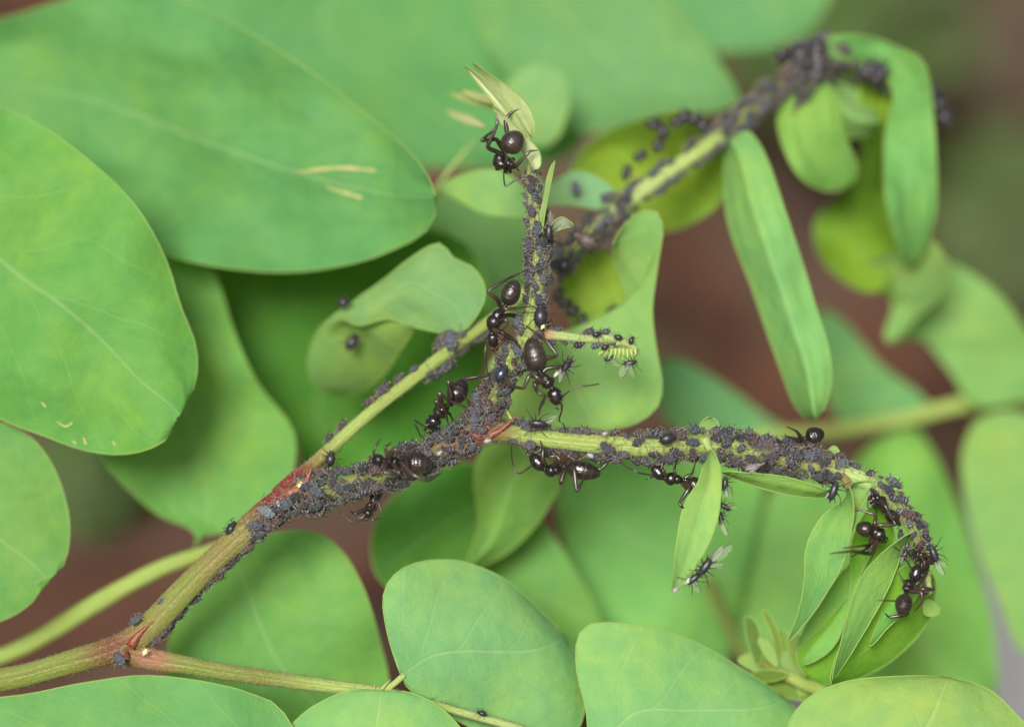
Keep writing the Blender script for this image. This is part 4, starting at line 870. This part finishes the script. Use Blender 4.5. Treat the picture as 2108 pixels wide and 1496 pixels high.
# topmost ant
ant('ant with a round brown-black abdomen climbing at the top of the upright twig', (1046, 352, -.04), (1044, 326, -.10), (1041, 312, -.12), (1072, 272, -.14), 14, 17, 27,
    [[(1036, 318, -.12), (1002, 304, -.16), (1022, 262, -.18), (1024, 248, -.18), (1021, 233, -.18)], [(1036, 310, -.1), (1022, 286, -.14), (989, 291, -.18), (1008, 275, -.16), (1020, 262, -.16)], [(1050, 338, -.12), (1062, 343, -.10), (1080, 322, -.12), (1092, 311, -.12), (1108, 310, -.12)],
     [(1048, 300, -.04), (1040, 248, -.05), (1052, 232, -.05), (1068, 225, -.06)], [(1040, 340, -.04), (1022, 350, -.1), (1018, 330, -.14)], [(1052, 330, -.04), (1058, 326, -.02), (1060, 350, -.03)]],
    [[(1038, 350, -.06), (1037, 365, -.08), (1041, 383, -.1), (1056, 374, -.1), (1070, 365, -.1)], [(1050, 350, -.03), (1062, 345, -.03), (1068, 352, 0)]], zb=-.1, tmid=(1028, 330, -.12), silver=.9)
# ant left of the upright twig, middle
ant('ant heading down the left side of the upright twig with its abdomen up', (1018, 716, -.06), (1012, 684, -.08), (1041, 628, -.08), (1063, 576, -.10), 13, 15, 23,
    [[(1034, 640, -.08), (1024, 616, -.14), (1002, 600, -.16), (1045, 574, -.14), (1088, 554, -.1)], [(1032, 645, -.12), (1040, 636, -.16), (1066, 634, -.14), (1092, 631, -.10)], [(1026, 655, -.1), (1045, 648, -.06), (1068, 650, -.02), (1085, 640, 0)],
     [(1014, 678, -.12), (1034, 684, -.14), (1058, 700, -.12), (1072, 716, -.08)], [(1022, 668, -.13), (1040, 656, -.17), (1046, 668, -.17), (1020, 690, -.15)], [(1014, 672, -.06), (1010, 668, -.1), (1030, 672, -.05)]],
    [[(1008, 702, -.1), (1000, 712, -.12), (999, 740, -.12), (1004, 770, -.1)], [(1024, 704, -.08), (1034, 700, -.08), (1040, 694, -.06)]], zb=-.08, tmid=(1020, 655, -.10), silver=.6)
# the large ant in the middle
ant('largest ant, swollen brown abdomen on the upright twig, head pointing down right', (1150, 834, -.14), (1137, 798, -.14), (1109, 764, -.14), (1092, 694, -.13), 16, 14, 27,
    [[(1114, 775, -.14), (1112, 742, -.12), (1148, 732, -.16), (1122, 697, -.14), (1082, 670, -.08)], [(1112, 772, -.12), (1125, 758, -.12), (1150, 755, -.12), (1172, 745, -.1)], [(1114, 778, -.14), (1090, 772, -.18), (1078, 800, -.18), (1055, 795, -.14), (1018, 774, -.1)],
     [(1124, 786, -.14), (1100, 788, -.2), (1106, 808, -.2), (1124, 814, -.2), (1111, 840, -.18), (1109, 855, -.16)], [(1130, 790, -.12), (1108, 780, -.18), (1090, 760, -.16), (1086, 742, -.12)]],
    [[(1158, 816, -.16), (1170, 806, -.18), (1186, 796, -.18), (1208, 794, -.18), (1233, 790, -.16)], [(1155, 824, -.16), (1157, 842, -.14), (1151, 864, -.1), (1160, 873, -.1), (1163, 884, -.08)]], zb=-.14, silver=1.0)
# ant above the colony, left of the fork
ant('black ant bent over the colony just left of the fork, abdomen raised', (882, 882, -.06), (900, 856, -.08), (930, 828, -.08), (957, 779, -.06), 17, 15, 24,
    [[(920, 838, -.1), (930, 815, -.14), (921, 783, -.16), (948, 806, -.14), (972, 835, -.1)], [(914, 842, -.12), (902, 806, -.16), (922, 824, -.14), (950, 834, -.12), (962, 840, -.1)], [(906, 850, -.12), (896, 823, -.16), (912, 838, -.14), (918, 850, -.12), (922, 872, -.08)],
     [(930, 820, -.02), (955, 780, -.02), (985, 775, -.04), (1014, 771, -.06), (1028, 760, -.06)], [(908, 848, -.04), (925, 850, 0), (935, 870, .02)]],
    [[(884, 872, -.1), (872, 876, -.1), (853, 865, -.12), (858, 880, -.12), (867, 899, -.1)], [(884, 878, -.04), (874, 888, -.04), (870, 902, -.04)]], zb=-.08, tmid=(908, 846, -.09), silver=.15)
# ant lying on the colony
ant('ant lying along the thick stem among aphids with a shiny pale abdomen', (766, 944, -.09), (789, 948, -.10), (833, 952, -.10), (891, 956, -.11), 13, 13, 27,
    [[(822, 950, -.18), (840, 965, -.2), (830, 926, -.24), (850, 920, -.22), (866, 913, -.2)], [(826, 956, -.18), (850, 977, -.24), (878, 990, -.24), (890, 985, -.22), (908, 974, -.18)], [(808, 952, -.2), (822, 970, -.24), (818, 980, -.24), (804, 1008, -.2)],
     [(800, 944, -.2), (812, 922, -.24), (822, 935, -.24), (838, 950, -.22)], [(796, 950, -.2), (790, 972, -.24), (810, 975, -.24), (830, 972, -.2)], [(800, 944, -.18), (792, 920, -.2), (806, 910, -.18)]],
    [[(770, 940, -.18), (769, 930, -.22), (776, 915, -.22), (782, 904, -.2)], [(766, 950, -.15), (752, 958, -.17), (744, 975, -.16)]], zb=-.14, silver=.45)
# ant below the thick stem
ant('black ant clinging under the thick stem, half hidden by the colony', (752, 1065, .02), (762, 1050, .02), (768, 1030, .07), (782, 1002, .16), 12, 12, 15,
    [[(762, 1040, .02), (778, 1030, 0), (786, 1056, -.02)], [(758, 1046, .02), (745, 1050, 0), (730, 1058, -.02), (722, 1052, 0)], [(764, 1044, .02), (745, 1066, 0), (735, 1064, 0)]],
    [[(752, 1062, 0), (734, 1076, -.02), (716, 1068, -.02), (700, 1055, -.02)], [(756, 1064, 0), (768, 1070, -.02), (782, 1066, 0)]], zb=.02, silver=.2)
# ant under the right twig
ant('black ant hanging upside down under the start of the right twig', (1093, 934, -.04), (1119, 966, -.05), (1166, 961, -.05), (1237, 976, -.06), 15, 13, 22,
    [[(1160, 962, -.06), (1165, 945, -.04), (1174, 930, -.02)], [(1135, 962, -.08), (1154, 948, -.12), (1146, 938, -.12), (1132, 940, -.12), (1124, 926, -.1)], [(1158, 964, -.08), (1162, 968, -.12), (1153, 998, -.14), (1164, 960, -.1)], [(1172, 962, -.08), (1182, 964, -.12), (1187, 1014, -.14), (1198, 992, -.12), (1206, 982, -.08)],
     [(1125, 958, -.08), (1117, 945, -.1), (1118, 925, -.1), (1112, 906, -.08)], [(1168, 962, -.02), (1200, 960, 0), (1236, 966, -.02), (1250, 952, -.02), (1262, 944, 0)]],
    [[(1100, 948, -.08), (1092, 960, -.12), (1066, 974, -.14), (1054, 945, -.12), (1053, 918, -.08)], [(1100, 938, -.02), (1092, 928, -.06), (1080, 920, -.04)]], zb=-.06, tmid=(1140, 968, -.05), silver=.1)
# ant behind the hanging leaflet
ant('black ant under the right twig with its abdomen hidden behind the hanging leaflet', (1343, 958, -.02), (1366, 984, -.02), (1415, 988, .0), (1452, 1016, .03), 14, 13, 20,
    [[(1372, 980, -.04), (1364, 968, -.06), (1365, 942, -.02)], [(1390, 980, -.04), (1388, 968, -.06), (1393, 945, -.02)], [(1408, 984, -.02), (1425, 975, -.02), (1432, 950, 0)], [(1412, 992, -.02), (1418, 1006, -.06), (1398, 1036, -.06), (1405, 1044, -.06), (1414, 1047, -.05)], [(1400, 990, 0), (1418, 1010, .02), (1425, 1030, .04)]],
    [[(1350, 976, -.06), (1340, 977, -.08), (1320, 974, -.1), (1305, 968, -.1), (1288, 960, -.08), (1275, 944, -.06)], [(1352, 980, -.04), (1340, 982, -.06), (1330, 987, -.06)]], zb=-.04, silver=.1)
# ant on top of the right twig
ant('ant with round glossy abdomen diving into the aphids atop the right twig', (1608, 924, .02), (1632, 914, -.01), (1659, 902, -.02), (1697, 890, -.03), 14, 11, 21,
    [[(1652, 905, -.04), (1640, 887, -.08), (1618, 877, -.1)], [(1646, 908, -.06), (1636, 902, -.08), (1613, 896, -.1)], [(1654, 906, -.04), (1664, 915, -.08), (1675, 930, -.08)], [(1650, 904, .02), (1665, 908, .04), (1680, 925, .02)]],
    [[(1616, 918, -.04), (1600, 905, -.06), (1590, 912, -.06)]], zb=-.02, silver=.1)
# ant on the bend, hanging in the air
ant('ant dangling with spread legs inside the bend of the hooked tip', (1822, 1110, -.06), (1808, 1104, -.08), (1796, 1094, -.08), (1762, 1082, -.08), 12, 15, 19,
    [[(1800, 1094, -.1), (1806, 1080, -.14), (1845, 1081, -.14), (1828, 1055, -.12), (1812, 1034, -.06)], [(1806, 1108, -.1), (1797, 1140, -.18), (1751, 1134, -.24), (1708, 1139, -.26)], [(1800, 1104, -.08), (1790, 1124, -.12), (1779, 1122, -.18), (1735, 1128, -.24)], [(1798, 1092, -.06), (1801, 1076, -.08), (1804, 1060, -.06), (1791, 1056, -.06), (1742, 1040, -.04)], [(1794, 1105, -.06), (1790, 1125, -.08), (1752, 1146, -.1)]],
    [[(1818, 1112, -.1), (1800, 1120, -.12), (1786, 1132, -.12)]], zb=-.08, tmid=(1806, 1096, -.1), silver=.4)
ant('ant pressed against the inner side of the hooked twig above the dangling one', (1793, 1030, -.06), (1806, 1022, -.08), (1826, 1052, -.06), (1850, 1078, -.04), 12, 13, 15,
    [[(1812, 1030, -.1), (1822, 1040, -.14), (1838, 1070, -.14), (1843, 1080, -.12)], [(1808, 1030, -.08), (1796, 1038, -.1), (1806, 1056, -.08)]], [[(1798, 1028, -.1), (1786, 1036, -.1), (1790, 1048, -.1)]], zb=-.08, silver=.2)
ant('ant climbing head up at the hooked tip above the broad cupped leaflet', (1892, 1162, -.08), (1880, 1196, -.08), (1864, 1222, -.08), (1856, 1268, -.08), 15, 12, 20,
    [[(1872, 1210, -.1), (1860, 1196, -.12), (1850, 1178, -.12)], [(1880, 1210, -.1), (1900, 1212, -.14), (1923, 1213, -.12), (1918, 1196, -.1)], [(1872, 1216, -.1), (1897, 1218, -.14), (1899, 1238, -.14), (1882, 1258, -.12)], [(1864, 1222, -.1), (1868, 1237, -.17), (1807, 1235, -.22)], [(1866, 1226, -.04), (1868, 1264, -.02), (1830, 1270, -.02), (1822, 1262, 0)], [(1884, 1204, -.04), (1900, 1190, -.04), (1910, 1178, -.02)]],
    [[(1882, 1174, -.12), (1874, 1166, -.14), (1856, 1137, -.14), (1840, 1125, -.12)], [(1894, 1172, -.12), (1904, 1160, -.14), (1892, 1140, -.12)]], zb=-.08, silver=.3, tmid=(1868, 1206, -.09))
ant('small dark ant tucked just above the climbing one at the hooked tip', (1884, 1140, -.04), (1896, 1140, -.06), (1904, 1154, -.04), (1900, 1180, -.02), 9, 10, 13,
    [[(1900, 1146, -.08), (1914, 1140, -.1), (1920, 1160, -.08)], [(1898, 1150, -.06), (1886, 1150, -.1), (1884, 1168, -.08)]], [[(1888, 1138, -.08), (1880, 1128, -.1), (1884, 1116, -.08)]], zb=-.06, silver=.1)
